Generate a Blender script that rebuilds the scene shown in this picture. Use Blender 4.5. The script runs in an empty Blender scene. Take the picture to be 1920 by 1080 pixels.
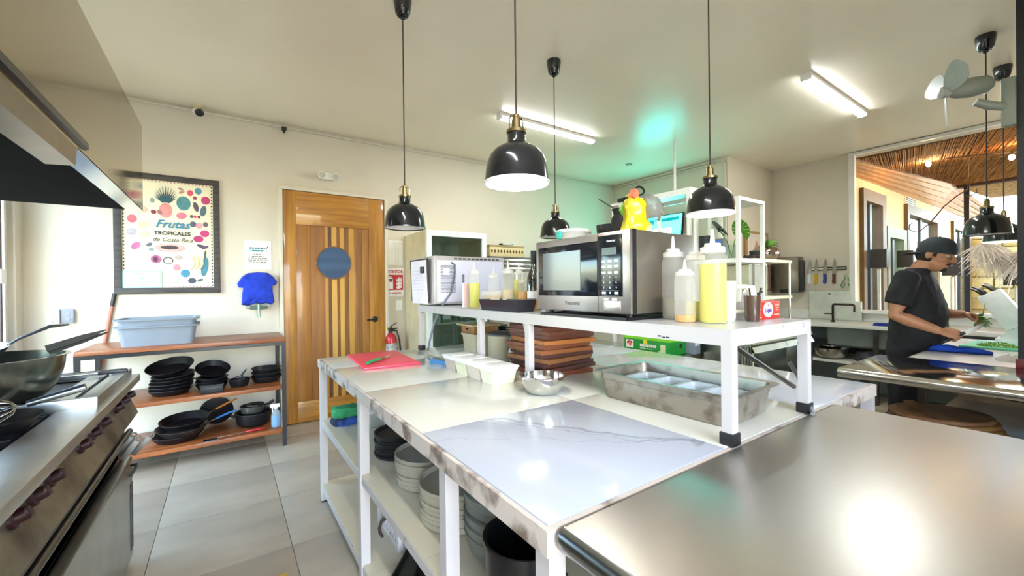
import bpy, bmesh, math, random
from mathutils import Vector, Matrix, Euler
PI = math.pi
R = math.radians
random.seed(7)
scene = bpy.context.scene
COL = scene.collection

# ------------------------------------------------------------------ camera
cam_data = bpy.data.cameras.new('camera')
cam_data.sensor_width = 36.0
cam_data.sensor_fit = 'HORIZONTAL'
cam_data.lens = 36.0 * 775.0 / 1920.0
cam_data.clip_start = 0.02
cam = bpy.data.objects.new('camera', cam_data)
COL.objects.link(cam)
yaw, pitch, roll = R(34.68), R(-0.19), R(-0.63)
fw = Vector((math.sin(yaw) * math.cos(pitch), math.cos(yaw) * math.cos(pitch), math.sin(pitch)))
rt = Vector((math.cos(yaw), -math.sin(yaw), 0))
up = rt.cross(fw)
rt, up = rt * math.cos(roll) + up * math.sin(roll), up * math.cos(roll) - rt * math.sin(roll)
cam.matrix_world = Matrix(((rt.x, up.x, -fw.x, 0), (rt.y, up.y, -fw.y, 0), (rt.z, up.z, -fw.z, 1.34), (0, 0, 0, 1)))
scene.camera = cam

# ------------------------------------------------------------------ world and view
scene.view_settings.view_transform = 'Standard'
scene.view_settings.look = 'None'
scene.view_settings.gamma = 1.0
scene.view_settings.use_curve_mapping = False
scene.view_settings.exposure = 1.05
w = bpy.data.worlds.new('sky')
scene.world = w
w.use_nodes = True
wn = w.node_tree
sky = wn.nodes.new('ShaderNodeTexSky')
sky.sky_type = 'NISHITA'
sky.sun_disc = False
sky.sun_elevation = R(52)
sky.sun_rotation = R(200)
sky.air_density = 1.0
sky.dust_density = 1.0
wn.links.new(sky.outputs[0], wn.nodes['Background'].inputs[0])
wn.nodes['Background'].inputs[1].default_value = 1.35

sun = bpy.data.lights.new('hazy_sun', 'SUN')
sun.energy = 0.13
sun.angle = R(14)
sun.color = (0.93, 0.92, 1.0)
sun_o = bpy.data.objects.new('hazy_sun', sun)
COL.objects.link(sun_o)
sun_o.rotation_euler = Vector((0.35, 0.50, -0.79)).to_track_quat('-Z', 'Y').to_euler()

def area(name, loc, size, power, color=(1, 1, 1), rot=(0, 0, 0), sy=None, spread=180):
    l = bpy.data.lights.new(name, 'AREA')
    l.energy = power
    l.color = color
    l.size = size
    l.spread = R(spread)
    if sy:
        l.shape = 'RECTANGLE'
        l.size_y = sy
    o = bpy.data.objects.new(name, l)
    o.location = loc
    o.rotation_euler = rot
    COL.objects.link(o)
    return o

def point(name, loc, power, color, r=0.03):
    l = bpy.data.lights.new(name, 'POINT')
    l.energy = power
    l.color = color
    l.shadow_soft_size = r
    o = bpy.data.objects.new(name, l)
    o.location = loc
    COL.objects.link(o)
    return o

# ------------------------------------------------------------------ materials
def lin(h):
    h = h.lstrip('#')
    return tuple(((c / 12.92) if c <= 0.04045 else ((c + 0.055) / 1.055) ** 2.4) for c in (int(h[i:i + 2], 16) / 255 for i in (0, 2, 4)))

MATS = {}
def mat(name, hexc='808080', rough=0.5, metal=0.0, var=0.08, scale=8.0, bump=0.0, bscale=None, spec=0.5, coat=0.0,
        emis=None, estr=0.0, stretch=(1, 1, 1), hex2=None, lo=0.35, hi=0.65, rvar=0.0, trans=0.0, detail=4.0, alpha=1.0):
    if name in MATS:
        return MATS[name]
    m = bpy.data.materials.new(name)
    m.use_nodes = True
    nt = m.node_tree
    b = nt.nodes['Principled BSDF']
    c = lin(hexc)
    tc = nt.nodes.new('ShaderNodeTexCoord')
    mp = nt.nodes.new('ShaderNodeMapping')
    mp.inputs['Scale'].default_value = stretch
    nt.links.new(tc.outputs['Object'], mp.inputs[0])
    nz = nt.nodes.new('ShaderNodeTexNoise')
    nz.inputs['Scale'].default_value = scale
    nz.inputs['Detail'].default_value = detail
    nt.links.new(mp.outputs[0], nz.inputs[0])
    rp = nt.nodes.new('ShaderNodeValToRGB')
    rp.color_ramp.elements[0].position = lo
    rp.color_ramp.elements[1].position = hi
    c2 = lin(hex2) if hex2 else tuple(min(1, x * (1 + var)) for x in c)
    c1 = c if hex2 else tuple(x * (1 - var) for x in c)
    rp.color_ramp.elements[0].color = (*c1, 1)
    rp.color_ramp.elements[1].color = (*c2, 1)
    nt.links.new(nz.outputs['Fac'], rp.inputs[0])
    nt.links.new(rp.outputs[0], b.inputs['Base Color'])
    b.inputs['Roughness'].default_value = rough
    b.inputs['Metallic'].default_value = metal
    b.inputs['Specular IOR Level'].default_value = spec
    b.inputs['Coat Weight'].default_value = coat
    b.inputs['Coat Roughness'].default_value = 0.08
    b.inputs['Transmission Weight'].default_value = trans
    b.inputs['Alpha'].default_value = alpha
    if rvar:
        mr = nt.nodes.new('ShaderNodeMapRange')
        mr.inputs['From Min'].default_value = 0.3
        mr.inputs['From Max'].default_value = 0.7
        mr.inputs['To Min'].default_value = max(0.02, rough - rvar)
        mr.inputs['To Max'].default_value = min(1, rough + rvar)
        nt.links.new(nz.outputs['Fac'], mr.inputs['Value'])
        nt.links.new(mr.outputs[0], b.inputs['Roughness'])
    if bump:
        bp = nt.nodes.new('ShaderNodeBump')
        bp.inputs['Strength'].default_value = bump
        bp.inputs['Distance'].default_value = 0.01
        if bscale:
            n2 = nt.nodes.new('ShaderNodeTexNoise')
            n2.inputs['Scale'].default_value = bscale
            n2.inputs['Detail'].default_value = 5
            nt.links.new(mp.outputs[0], n2.inputs[0])
            nt.links.new(n2.outputs['Fac'], bp.inputs['Height'])
        else:
            nt.links.new(nz.outputs['Fac'], bp.inputs['Height'])
        nt.links.new(bp.outputs[0], b.inputs['Normal'])
    if emis:
        b.inputs['Emission Color'].default_value = (*lin(emis), 1)
        b.inputs['Emission Strength'].default_value = estr
    MATS[name] = m
    return m

def milky(name, hexc, clear=0.4, rough=0.35):
    """thin translucent plastic or glass: part see-through, part scattering"""
    if name in MATS:
        return MATS[name]
    m = mat(name, hexc, rough, var=0.03)
    nt = m.node_tree
    b = nt.nodes['Principled BSDF']
    out = nt.nodes['Material Output']
    tl = nt.nodes.new('ShaderNodeBsdfTranslucent')
    tl.inputs[0].default_value = (*lin(hexc), 1)
    tr = nt.nodes.new('ShaderNodeBsdfTransparent')
    m1 = nt.nodes.new('ShaderNodeMixShader'); m1.inputs[0].default_value = 0.4
    m2 = nt.nodes.new('ShaderNodeMixShader'); m2.inputs[0].default_value = clear
    nt.links.new(b.outputs[0], m1.inputs[1]); nt.links.new(tl.outputs[0], m1.inputs[2])
    nt.links.new(m1.outputs[0], m2.inputs[1]); nt.links.new(tr.outputs[0], m2.inputs[2])
    nt.links.new(m2.outputs[0], out.inputs[0])
    return m

def pane(name, tint='ffffff', refl=0.12, rough=0.02):
    """thin flat glass: see-through plus a mirror part that grows at grazing angles"""
    if name in MATS:
        return MATS[name]
    m = bpy.data.materials.new(name)
    m.use_nodes = True
    nt = m.node_tree
    nt.nodes.remove(nt.nodes['Principled BSDF'])
    out = nt.nodes['Material Output']
    tr = nt.nodes.new('ShaderNodeBsdfTransparent'); tr.inputs[0].default_value = (*lin(tint), 1)
    gl = nt.nodes.new('ShaderNodeBsdfGlossy'); gl.inputs['Roughness'].default_value = rough
    fc_ = nt.nodes.new('ShaderNodeLayerWeight'); fc_.inputs[0].default_value = 0.5
    lw = nt.nodes.new('ShaderNodeMath'); lw.operation = 'POWER'; lw.inputs[1].default_value = 5.0
    nt.links.new(fc_.outputs['Facing'], lw.inputs[0])
    ad = nt.nodes.new('ShaderNodeMath'); ad.operation = 'ADD'; ad.inputs[1].default_value = refl; ad.use_clamp = True
    mx = nt.nodes.new('ShaderNodeMixShader')
    nt.links.new(lw.outputs[0], ad.inputs[0]); nt.links.new(ad.outputs[0], mx.inputs[0])
    nt.links.new(tr.outputs[0], mx.inputs[1]); nt.links.new(gl.outputs[0], mx.inputs[2])
    nt.links.new(mx.outputs[0], out.inputs[0])
    MATS[name] = m
    return m

def wood(name, h1, h2, rough=0.45, axis='x', scale=3.0, coat=0.2, bump=0.08):
    st = {'x': (0.6, 9, 9), 'y': (9, 0.6, 9), 'z': (9, 9, 0.6)}[axis]
    return mat(name, h1, rough, hex2=h2, scale=scale, stretch=st, lo=0.3, hi=0.72, detail=8, bump=bump, coat=coat)

def marble(name, base, vein):
    """polished tile with a few soft veins running across it"""
    m = mat(name, base, 0.12, var=0.015, scale=2, spec=0.5)
    nt = m.node_tree
    b = nt.nodes['Principled BSDF']
    tc = next(n for n in nt.nodes if n.type == 'TEX_COORD')
    def math_n(op, a=None, bb=None, va=None, vb=None):
        n = nt.nodes.new('ShaderNodeMath'); n.operation = op
        if a is not None: nt.links.new(a, n.inputs[0])
        elif va is not None: n.inputs[0].default_value = va
        if bb is not None: nt.links.new(bb, n.inputs[1])
        elif vb is not None: n.inputs[1].default_value = vb
        return n.outputs[0]
    nz = nt.nodes.new('ShaderNodeTexNoise'); nz.inputs['Scale'].default_value = 5; nz.inputs['Detail'].default_value = 6
    nt.links.new(tc.outputs['Object'], nz.inputs[0])
    col = None
    last = (*lin(base), 1)
    prev = None
    for (nx, ny, off, amp, wd, st) in ((.83, .56, -.86, .16, .010, .6), (.80, .60, -.90, .22, .004, .5), (.55, .83, -1.02, .18, .003, .35), (.92, .38, -.60, .25, .003, .25)):
        vm = nt.nodes.new('ShaderNodeVectorMath'); vm.operation = 'DOT_PRODUCT'; vm.inputs[1].default_value = (nx, ny, 0)
        nt.links.new(tc.outputs['Object'], vm.inputs[0])
        d = math_n('ADD', vm.outputs['Value'], vb=-off)
        k = math_n('MULTIPLY', math_n('SUBTRACT', nz.outputs['Fac'], vb=.5), vb=amp)
        a_ = math_n('ABSOLUTE', math_n('ADD', d, k))
        f = math_n('MULTIPLY', math_n('SUBTRACT', va=1.0, bb=math_n('MINIMUM', math_n('DIVIDE', a_, vb=wd), vb=1.0)), vb=st)
        mx = nt.nodes.new('ShaderNodeMixRGB')
        nt.links.new(f, mx.inputs[0])
        if prev is None: mx.inputs[1].default_value = last
        else: nt.links.new(prev, mx.inputs[1])
        mx.inputs[2].default_value = (*lin(vein), 1)
        prev = mx.outputs[0]
    nt.links.new(prev, b.inputs['Base Color'])
    return m

# ------------------------------------------------------------------ mesh gatherer
class G:
    def __init__(s):
        s.v = []; s.f = []; s.m = []
    def add(s, vs, fs, m=0, M=None):
        o = len(s.v)
        for p in vs:
            s.v.append(tuple(M @ Vector(p)) if M else tuple(p))
        for f in fs:
            s.f.append([o + i for i in f]); s.m.append(m)
        return s
    def box(s, x0, x1, y0, y1, z0, z1, m=0, bev=0.0, M=None):
        if bev <= 0:
            vs = [(x, y, z) for z in (z0, z1) for y in (y0, y1) for x in (x0, x1)]
            return s.add(vs, [(0, 2, 3, 1), (4, 5, 7, 6), (0, 1, 5, 4), (2, 6, 7, 3), (0, 4, 6, 2), (1, 3, 7, 5)], m, M)
        bm = bmesh.new()
        bmesh.ops.create_cube(bm, size=1)
        for v in bm.verts:
            v.co = ((x0 + x1) / 2 + v.co.x * (x1 - x0), (y0 + y1) / 2 + v.co.y * (y1 - y0), (z0 + z1) / 2 + v.co.z * (z1 - z0))
        bev = min(bev, 0.49 * min(abs(x1 - x0), abs(y1 - y0), abs(z1 - z0)))
        bmesh.ops.bevel(bm, geom=bm.edges[:], offset=bev, segments=2, affect='EDGES', profile=0.6)
        bm.verts.index_update()
        s.add([v.co for v in bm.verts], [[v.index for v in f.verts] for f in bm.faces], m, M)
        bm.free()
        return s
    def lathe(s, prof, n=28, c=(0, 0, 0), m=0, M=None, sx=1, sy=1, cap=True):
        vs = []; fs = []
        for r, z in prof:
            for i in range(n):
                a = 2 * PI * i / n
                vs.append((c[0] + r * sx * math.cos(a), c[1] + r * sy * math.sin(a), c[2] + z))
        k = len(prof)
        for j in range(k - 1):
            for i in range(n):
                i2 = (i + 1) % n
                fs.append((j * n + i, j * n + i2, (j + 1) * n + i2, (j + 1) * n + i))
        if cap and prof[0][0] > 1e-6: fs.append(tuple(range(n - 1, -1, -1)))
        if cap and prof[-1][0] > 1e-6: fs.append(tuple((k - 1) * n + i for i in range(n)))
        return s.add(vs, fs, m, M)
    def ring(s, prof, n=32, c=(0, 0, 0), m=0, M=None):
        """closed profile turned about z"""
        vs = []; fs = []
        k = len(prof)
        for r, z in prof:
            for i in range(n):
                a = 2 * PI * i / n
                vs.append((c[0] + r * math.cos(a), c[1] + r * math.sin(a), c[2] + z))
        for j in range(k):
            for i in range(n):
                i2 = (i + 1) % n; j2 = (j + 1) % k
                fs.append((j * n + i, j * n + i2, j2 * n + i2, j2 * n + i))
        return s.add(vs, fs, m, M)
    def tube(s, pts, r, n=8, m=0, closed=False, flat=1.0, M=None, cap=True):
        pts = [Vector(p) for p in pts]
        rs = r if isinstance(r, (list, tuple)) else [r] * len(pts)
        vs = []; fs = []
        k = len(pts)
        t0 = (pts[1] - pts[0]).normalized()
        nrm = t0.orthogonal().normalized()
        if abs(t0.z) < 0.9:
            nrm = (Vector((0, 0, 1)) - t0 * t0.z).normalized()
        for j in range(k):
            if closed: t = (pts[(j + 1) % k] - pts[j - 1]).normalized()
            else: t = (pts[min(j + 1, k - 1)] - pts[max(j - 1, 0)]).normalized()
            nrm = (nrm - t * nrm.dot(t))
            nrm = nrm.normalized() if nrm.length > 1e-6 else t.orthogonal().normalized()
            bn = t.cross(nrm)
            for i in range(n):
                a = 2 * PI * i / n
                vs.append(pts[j] + (nrm * math.cos(a) * flat + bn * math.sin(a)) * rs[j])
        for j in range(k if closed else k - 1):
            j2 = (j + 1) % k
            for i in range(n):
                i2 = (i + 1) % n
                fs.append((j * n + i, j * n + i2, j2 * n + i2, j2 * n + i))
        if cap and not closed:
            fs.append(tuple(range(n - 1, -1, -1))); fs.append(tuple((k - 1) * n + i for i in range(n)))
        return s.add(vs, fs, m, M)
    def prism(s, poly, h0, h1, ax='z', m=0, M=None):
        n = len(poly)
        def P(a, b, h): return {'z': (a, b, h), 'y': (a, h, b), 'x': (h, a, b)}[ax]
        vs = [P(a, b, h0) for a, b in poly] + [P(a, b, h1) for a, b in poly]
        fs = [tuple(range(n - 1, -1, -1)), tuple(range(n, 2 * n))] + [(i, (i + 1) % n, n + (i + 1) % n, n + i) for i in range(n)]
        return s.add(vs, fs, m, M)
    def loft(s, rings, m=0, M=None, cap=True):
        n = len(rings[0]); vs = [p for r in rings for p in r]; fs = []
        for j in range(len(rings) - 1):
            for i in range(n):
                i2 = (i + 1) % n
                fs.append((j * n + i, j * n + i2, (j + 1) * n + i2, (j + 1) * n + i))
        if cap:
            fs.append(tuple(range(n - 1, -1, -1))); fs.append(tuple((len(rings) - 1) * n + i for i in range(n)))
        return s.add(vs, fs, m, M)
    def sph(s, c, r, n=14, k=9, m=0, M=None):
        rx, ry, rz = r if isinstance(r, (tuple, list)) else (r, r, r)
        vs = [(c[0], c[1], c[2] - rz)]
        for j in range(1, k):
            a = PI * j / k - PI / 2
            for i in range(n):
                t = 2 * PI * i / n
                vs.append((c[0] + rx * math.cos(a) * math.cos(t), c[1] + ry * math.cos(a) * math.sin(t), c[2] + rz * math.sin(a)))
        vs.append((c[0], c[1], c[2] + rz))
        fs = [(0, 1 + (i + 1) % n, 1 + i) for i in range(n)]
        for j in range(k - 2):
            for i in range(n):
                a = 1 + j * n + i; b = 1 + j * n + (i + 1) % n
                fs.append((a, b, b + n, a + n))
        L = len(vs) - 1; o = 1 + (k - 2) * n
        fs += [(o + i, o + (i + 1) % n, L) for i in range(n)]
        return s.add(vs, fs, m, M)
    def mesh(s, name, mats, smooth=True, ang=38):
        me = bpy.data.meshes.new(name)
        me.from_pydata(s.v, [], s.f)
        for mm in (mats if isinstance(mats, (list, tuple)) else [mats]):
            me.materials.append(mm)
        me.polygons.foreach_set('material_index', s.m)
        bm = bmesh.new(); bm.from_mesh(me)
        bmesh.ops.recalc_face_normals(bm, faces=bm.faces[:])
        bm.to_mesh(me); bm.free()
        if smooth:
            me.polygons.foreach_set('use_smooth', [True] * len(me.polygons))
            me.set_sharp_from_angle(angle=R(ang))
        me.update()
        return me
    def obj(s, name, mats, parent=None, loc=(0, 0, 0), rot=(0, 0, 0), smooth=True, ang=38):
        o = bpy.data.objects.new(name, s.mesh(name, mats, smooth, ang))
        COL.objects.link(o)
        o.location = loc; o.rotation_euler = rot
        if parent: o.parent = parent
        return o

def tag(o, label=None, cat=None, group=None, kind=None):
    if label: o['label'] = label
    if cat: o['category'] = cat
    if group: o['group'] = group
    if kind: o['kind'] = kind
    return o
def thing(name, label, cat, loc=(0, 0, 0), rz=0.0, group=None, rot=None):
    o = bpy.data.objects.new(name, None)
    o.empty_display_size = 0.05
    COL.objects.link(o)
    o.location = loc
    o.rotation_euler = rot if rot else (0, 0, rz)
    return tag(o, label, cat, group)
def struct(name, g, m, label=None):
    o = g.obj(name, m)
    o['kind'] = 'structure'
    if label: o['label'] = label
    return o
def inst(name, me, parent=None, loc=(0, 0, 0), rot=(0, 0, 0), scale=None):
    o = bpy.data.objects.new(name, me)
    COL.objects.link(o)
    o.location = loc; o.rotation_euler = rot
    if scale: o.scale = scale
    if parent: o.parent = parent
    return o
def copy_tree(o, parent=None):
    c = o.copy(); COL.objects.link(c); c.parent = parent
    for ch in list(o.children): copy_tree(ch, c)
    return c
def text(s, size, m, parent, loc, rot, name='lettering', align='CENTER', ext=0.0004, sx=1.0, shear=0.0, bold=0.0):
    cu = bpy.data.curves.new(name, 'FONT')
    cu.body = s; cu.size = size; cu.align_x = align; cu.align_y = 'CENTER'; cu.extrude = ext; cu.shear = shear; cu.offset = bold
    cu.resolution_u = 3
    t = bpy.data.objects.new(name, cu)
    me = bpy.data.meshes.new_from_object(t)
    bpy.data.objects.remove(t); bpy.data.curves.remove(cu)
    me.materials.clear(); me.materials.append(m)
    return inst(name, me, parent, loc, rot, (sx, 1, 1))
ORD = ['topmost', 'second', 'third', 'fourth', 'fifth', 'sixth', 'seventh', 'eighth', 'ninth', 'tenth', 'eleventh', 'twelfth']
def nth(i, n, frm='from the top'):
    if i == 0: return 'topmost'
    if i == n - 1: return 'bottom'
    return ORD[i] + ' ' + frm
FACE_Y = (R(90), 0, 0)          # lettering on a face that looks towards -Y
FACE_X = (R(90), 0, R(-90))     # lettering on a face that looks towards -X
# ------------------------------------------------------------------ common materials
wall_m = mat('cream_wall_paint', 'd2c9b8', 0.55, var=0.03, scale=1.5, bump=0.05, bscale=60)
ceil_m = mat('glossy_ceiling_paint', 'f2e6d0', 0.30, var=0.03, scale=1.2, spec=0.6, bump=0.02, bscale=3)
grout_m = mat('grey_grout', '8f8d86', 0.8)
tile_m = mat('grey_porcelain_tile', '9c8f7c', 0.34, hex2='b0a38f', scale=2.0, stretch=(1, 2.5, 1), lo=0.3, hi=0.7, detail=7)
white_m = mat('white_paint', 'e8e6e0', 0.4, var=0.03)
chip_m = mat('chipped_white_steel_paint', 'b6b2b1', 0.4, hex2='8a7f74', scale=18, lo=0.66, hi=0.72, detail=6)
rust_m = mat('rusty_brown_edge', '6f5f52', 0.7, hex2='bfb3a8', scale=11, lo=0.36, hi=0.5, detail=7)
steel_m = mat('brushed_stainless_steel', 'b3b1ac', 0.24, 1.0, var=0.06, scale=3, rvar=0.07)
hood_m = mat('mirror_stainless_steel', 'ab9f8a', 0.10, 1.0, var=0.05, scale=2, rvar=0.05)
polish_m = mat('polished_steel', 'd5d5d2', 0.12, 1.0, var=0.04)
dsteel_m = mat('dark_worn_steel', '6a6864', 0.35, 1.0, var=0.15, scale=6)
stain_m = mat('stained_steel_pan', 'a59c90', 0.38, 0.75, hex2='6b5f52', scale=16, lo=0.5, hi=0.72, detail=8)
black_m = mat('black_metal_paint', '16171a', 0.35, var=0.1)
blackgl_m = mat('black_gloss_enamel', '10141a', 0.16, var=0.05, coat=0.5)
iron_m = mat('seasoned_black_iron', '17161a', 0.42, 0.3, var=0.2, scale=12)
blackpl_m = mat('black_plastic', '17181b', 0.42, var=0.1)
brass_m = mat('aged_brass', 'a3916a', 0.25, 1.0)
teal_m = mat('cyan_screen', '10e0d8', 0.2, emis='20f0e4', estr=14.0)
whitepl_m = mat('white_plastic', 'eeecE6', 0.35, var=0.02)
greypl_m = mat('grey_plastic', '7f8792', 0.4, var=0.04)
red_m = mat('red_plastic', 'f0405c', 0.35, var=0.04)
redsign_m = mat('red_sign_print', 'c42330', 0.4)
green_m = mat('green_plastic', '1fa05e', 0.35)
blue_m = mat('blue_cloth', '1436b4', 0.85, var=0.15, scale=25, bump=0.3, bscale=120)
ink_m = mat('dark_ink', '26262b', 0.7)
paper_m = mat('white_paper', 'ece9ee', 0.7, var=0.02)
bulb_m = mat('lit_bulb', 'fff6e6', 0.3, emis='fff4e4', estr=40.0)
bulbwarm_m = mat('warm_lit_bulb', 'ffdca0', 0.3, emis='ffca80', estr=40.0)
tube_m = mat('lit_fluorescent_tube', 'ffffff', 0.3, emis='f4faff', estr=16.0)
clear_m = pane('clear_glass', 'f4faf8', 0.06)
darkglass_m = pane('smoky_fridge_glass', 'dbe6e4', 0.07)
leaf_m = mat('glossy_leaf', '3f7a26', 0.4, hex2='6fa53a', scale=10)
shelfw_m = wood('orange_shelf_wood', '6c3416', 'a35c2a', axis='x')
CZ = 2.969
YB = 4.63
XL = -1.25

# ------------------------------------------------------------------ the room
floor = struct('floor', G().box(-1.4, 6.65, -1.75, 4.78, -0.1, -0.004), grout_m)
tm = G().box(-0.2985, 0.2985, -0.301, 0.301, -0.004, 0.0035, bev=0.0015).mesh('floor_tile', tile_m)
for i in range(-2, 12):
    for j in range(-9, 2):
        x, y = -0.03 + 0.6 * i, 3.338 + 0.605 * j + 0.605
        if x - 0.3 < XL - 0.35 or x > 6.5 or y - .3 > 4.63 or y < -1.7: continue
        inst('floor_tile', tm, floor, (x, y, 0))
struct('ceiling', G().box(-1.4, 6.65, -1.75, 4.78, CZ, CZ + 0.1), ceil_m)
struct('wall_back', G().box(XL - 0.15, 5.4, YB, YB + 0.15, 0, CZ), wall_m)
# left wall with a glazed door by the corner, widened out of view for daylight
g = G().box(XL - 0.15, XL, -1.75, 2.2, 0, CZ).box(XL - 0.15, XL, 4.50, YB, 0, CZ).box(XL - 0.15, XL, 2.2, 4.50, 2.45, CZ)
struct('wall_left', g, wall_m)
g = G().box(5.25, 5.4, 2.75, YB, 0, CZ).box(5.4, 6.65, 2.75, 2.9, 0, CZ)
struct('wall_right_niche', g, wall_m)
g = G().box(6.5, 6.65, 1.84, 2.75, 0, CZ).box(6.5, 6.65, -1.75, 1.84, 0, 0.985).box(6.5, 6.65, -1.75, 1.84, 2.935, CZ).box(6.5, 6.65, -1.75, -1.2, 0.985, 2.935)
struct('wall_right', g, wall_m)
# unseen wall behind the camera, its wide opening added to admit daylight
g = G().box(-1.4, -1.15, -1.75, -1.6, 0, CZ).box(1.25, 6.65, -1.75, -1.6, 0, CZ).box(-1.15, 1.25, -1.75, -1.6, 2.5, CZ)
struct('wall_front', g, wall_m)
# outdoor ground
struct('floor_outside', G().box(-9, 24, -9, 9, -0.25, -0.12), mat('outdoor_paving', '8f8672', 0.8, var=0.1))
# opening trim and sill
g = G().box(6.44, 6.5, 1.80, 1.86, 0.985, 2.93, bev=.004).box(6.44, 6.5, -1.2, 1.86, 2.93, 2.962, bev=.004)
struct('trim_1', g, white_m, 'thin cream trim round the serving opening')
struct('trim_2', G().box(6.40, 6.7, -1.2, 1.84, 0.965, 1.0, bev=.004), white_m, 'white sill of the serving opening')
# ceiling line conduit on the back wall and the niche wall
g = G().tube([(XL, YB - .012, 2.935), (5.25, YB - .012, 2.935)], .011)
struct('trim_3', g, wall_m, 'painted conduit running under the ceiling of the door wall')
g = G().tube([(5.235, YB, 2.94), (5.235, 2.86, 2.94), (5.235, 2.80, 2.92), (5.235, 2.775, 2.86), (5.235, 2.775, 1.0)], .013)
g.tube([(5.235, YB, 2.905), (5.235, 2.9, 2.905)], .011)
struct('trim_4', g, wall_m, 'two painted conduits on the far right wall')

# glazed door on the left (daylight)
d = struct('door_2', G().box(XL - .1, XL - .04, 4.46, 4.50, 0, 2.45).box(XL - .1, XL - .04, 2.2, 2.25, 0, 2.45).box(XL - .1, XL - .04, 2.25, 4.46, 2.38, 2.45).box(XL - .1, XL - .04, 2.25, 4.46, 0, .1), white_m, 'white framed glazed door letting in daylight beside the stove')
G().box(XL - .08, XL - .07, 2.25, 4.46, .1, 2.38).obj('glass_pane', clear_m, d)
G().box(XL - .09, XL - .03, 4.355, 4.385, .1, 2.38).obj('dark_mullion', mat('dark_bronze_metal', '4b3f3f', .4), d)
G().box(XL - .05, XL - .02, 4.34, 4.43, 1.40, 1.50, bev=.004).obj('latch', whitepl_m, d)

# wooden door with a porthole
DX0, DX1, DZ = 0.46, 1.455, 2.315
golden = wood('golden_door_wood', '8f5a12', 'bd8428', axis='z', coat=.4)
goldenx = wood('golden_door_wood_rail', '8f5a12', 'bd8428', axis='x', coat=.4)
dr = struct('door_1', G().box(DX0 - .035, DX0, YB - .07, YB, 0, DZ, bev=.003).box(DX1, DX1 + .035, YB - .07, YB, 0, DZ, bev=.003).box(DX0 - .035, DX1 + .035, YB - .07, YB, DZ, DZ + .035, bev=.004), wall_m, 'golden wooden kitchen door with a round porthole')
yd0, yd1 = YB - .05, YB - .003
G().box(DX0 + .004, .575, yd0, yd1, .01, DZ - .004, bev=.003).obj('stile', golden, dr)
G().box(1.285, DX1 - .004, yd0, yd1, .01, DZ - .004, bev=.003).obj('stile', golden, dr)
G().box(.575, 1.285, yd0, yd1, 1.98, DZ - .004, bev=.003).obj('rail', goldenx, dr)
G().box(.575, 1.285, yd0, yd1, .01, .215, bev=.003).obj('rail', goldenx, dr)
pw = [(.575, .705, '8e5a1c', 'a9712a'), (.705, .84, '7f4d17', '9d6424'), (.84, .872, 'a8742c', 'bd8a3c'), (.872, .905, '4f2d12', '6b421b'), (.905, .955, 'c08f3e', 'd0a04c'),
      (.955, .985, '6a3f16', '85561f'), (.985, 1.03, 'bd8c38', 'cf9e46'), (1.03, 1.075, '66401a', '8a5c26'), (1.075, 1.13, 'b4812f', 'c8943e'), (1.13, 1.21, '74481c', '9a672a'), (1.21, 1.285, '8d5b20', 'a87430')]
for i, (a, b, c1, c2) in enumerate(pw):
    # the planks are cut round the porthole
    pcx, pcz, pr = .928, 1.607, .165
    m = wood('door_plank_%d' % i, c1, c2, axis='z', coat=.4)
    dxa = 0 if a <= pcx <= b else min(abs(a - pcx), abs(b - pcx))
    if dxa < pr:
        na = [a + (b - a) * k / 6 for k in range(7)]
        def hh(x): return math.sqrt(max(0, pr ** 2 - (x - pcx) ** 2))
        lo = [(x, pcz - hh(x)) for x in na]; hi2 = [(x, pcz + hh(x)) for x in na]
        g = G().prism([(a + .001, .215), (b - .001, .215)] + lo[::-1], yd0 + .012, yd1, 'y')
        g.prism([(b - .001, 1.98), (a + .001, 1.98)] + hi2, yd0 + .012, yd1, 'y')
        g.obj('plank', m, dr)
    else:
        G().box(a + .001, b - .001, yd0 + .012, yd1, .215, 1.98, bev=.002).obj('plank', m, dr)
Mp = Matrix.Translation((.928, yd0 + .01, 1.607)) @ Matrix.Rotation(R(90), 4, 'X')
G().lathe([(.166, 0), (.166, .004), (0, .004)], 40, M=Mp).obj('porthole_glass', mat('porthole_blue_view', '41597a', .05, spec=.9, var=.15, scale=3, stretch=(.3, 1, 5)), dr)  # opaque: blue room behind and reflection bands put into the colour
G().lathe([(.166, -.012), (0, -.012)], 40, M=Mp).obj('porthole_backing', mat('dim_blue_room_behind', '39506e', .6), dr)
G().ring([(.163, -.002), (.172, -.002), (.172, .012), (.163, .012)], 40, M=Mp).obj('porthole_ring', wood('porthole_rim_wood', '6b3f16', '8a5720'), dr)
g = G().lathe([(.032, 0), (.032, .012), (.02, .016), (0, .016)], 24, M=Matrix.Translation((1.335, yd0, 1.0)) @ Matrix.Rotation(R(90), 4, 'X'))
g.tube([(1.335, yd0 - .01, 1.0), (1.335, yd0 - .05, 1.0), (1.32, yd0 - .055, 1.0), (1.24, yd0 - .055, .998)], .009)
g.obj('lever_handle', black_m, dr)

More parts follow.
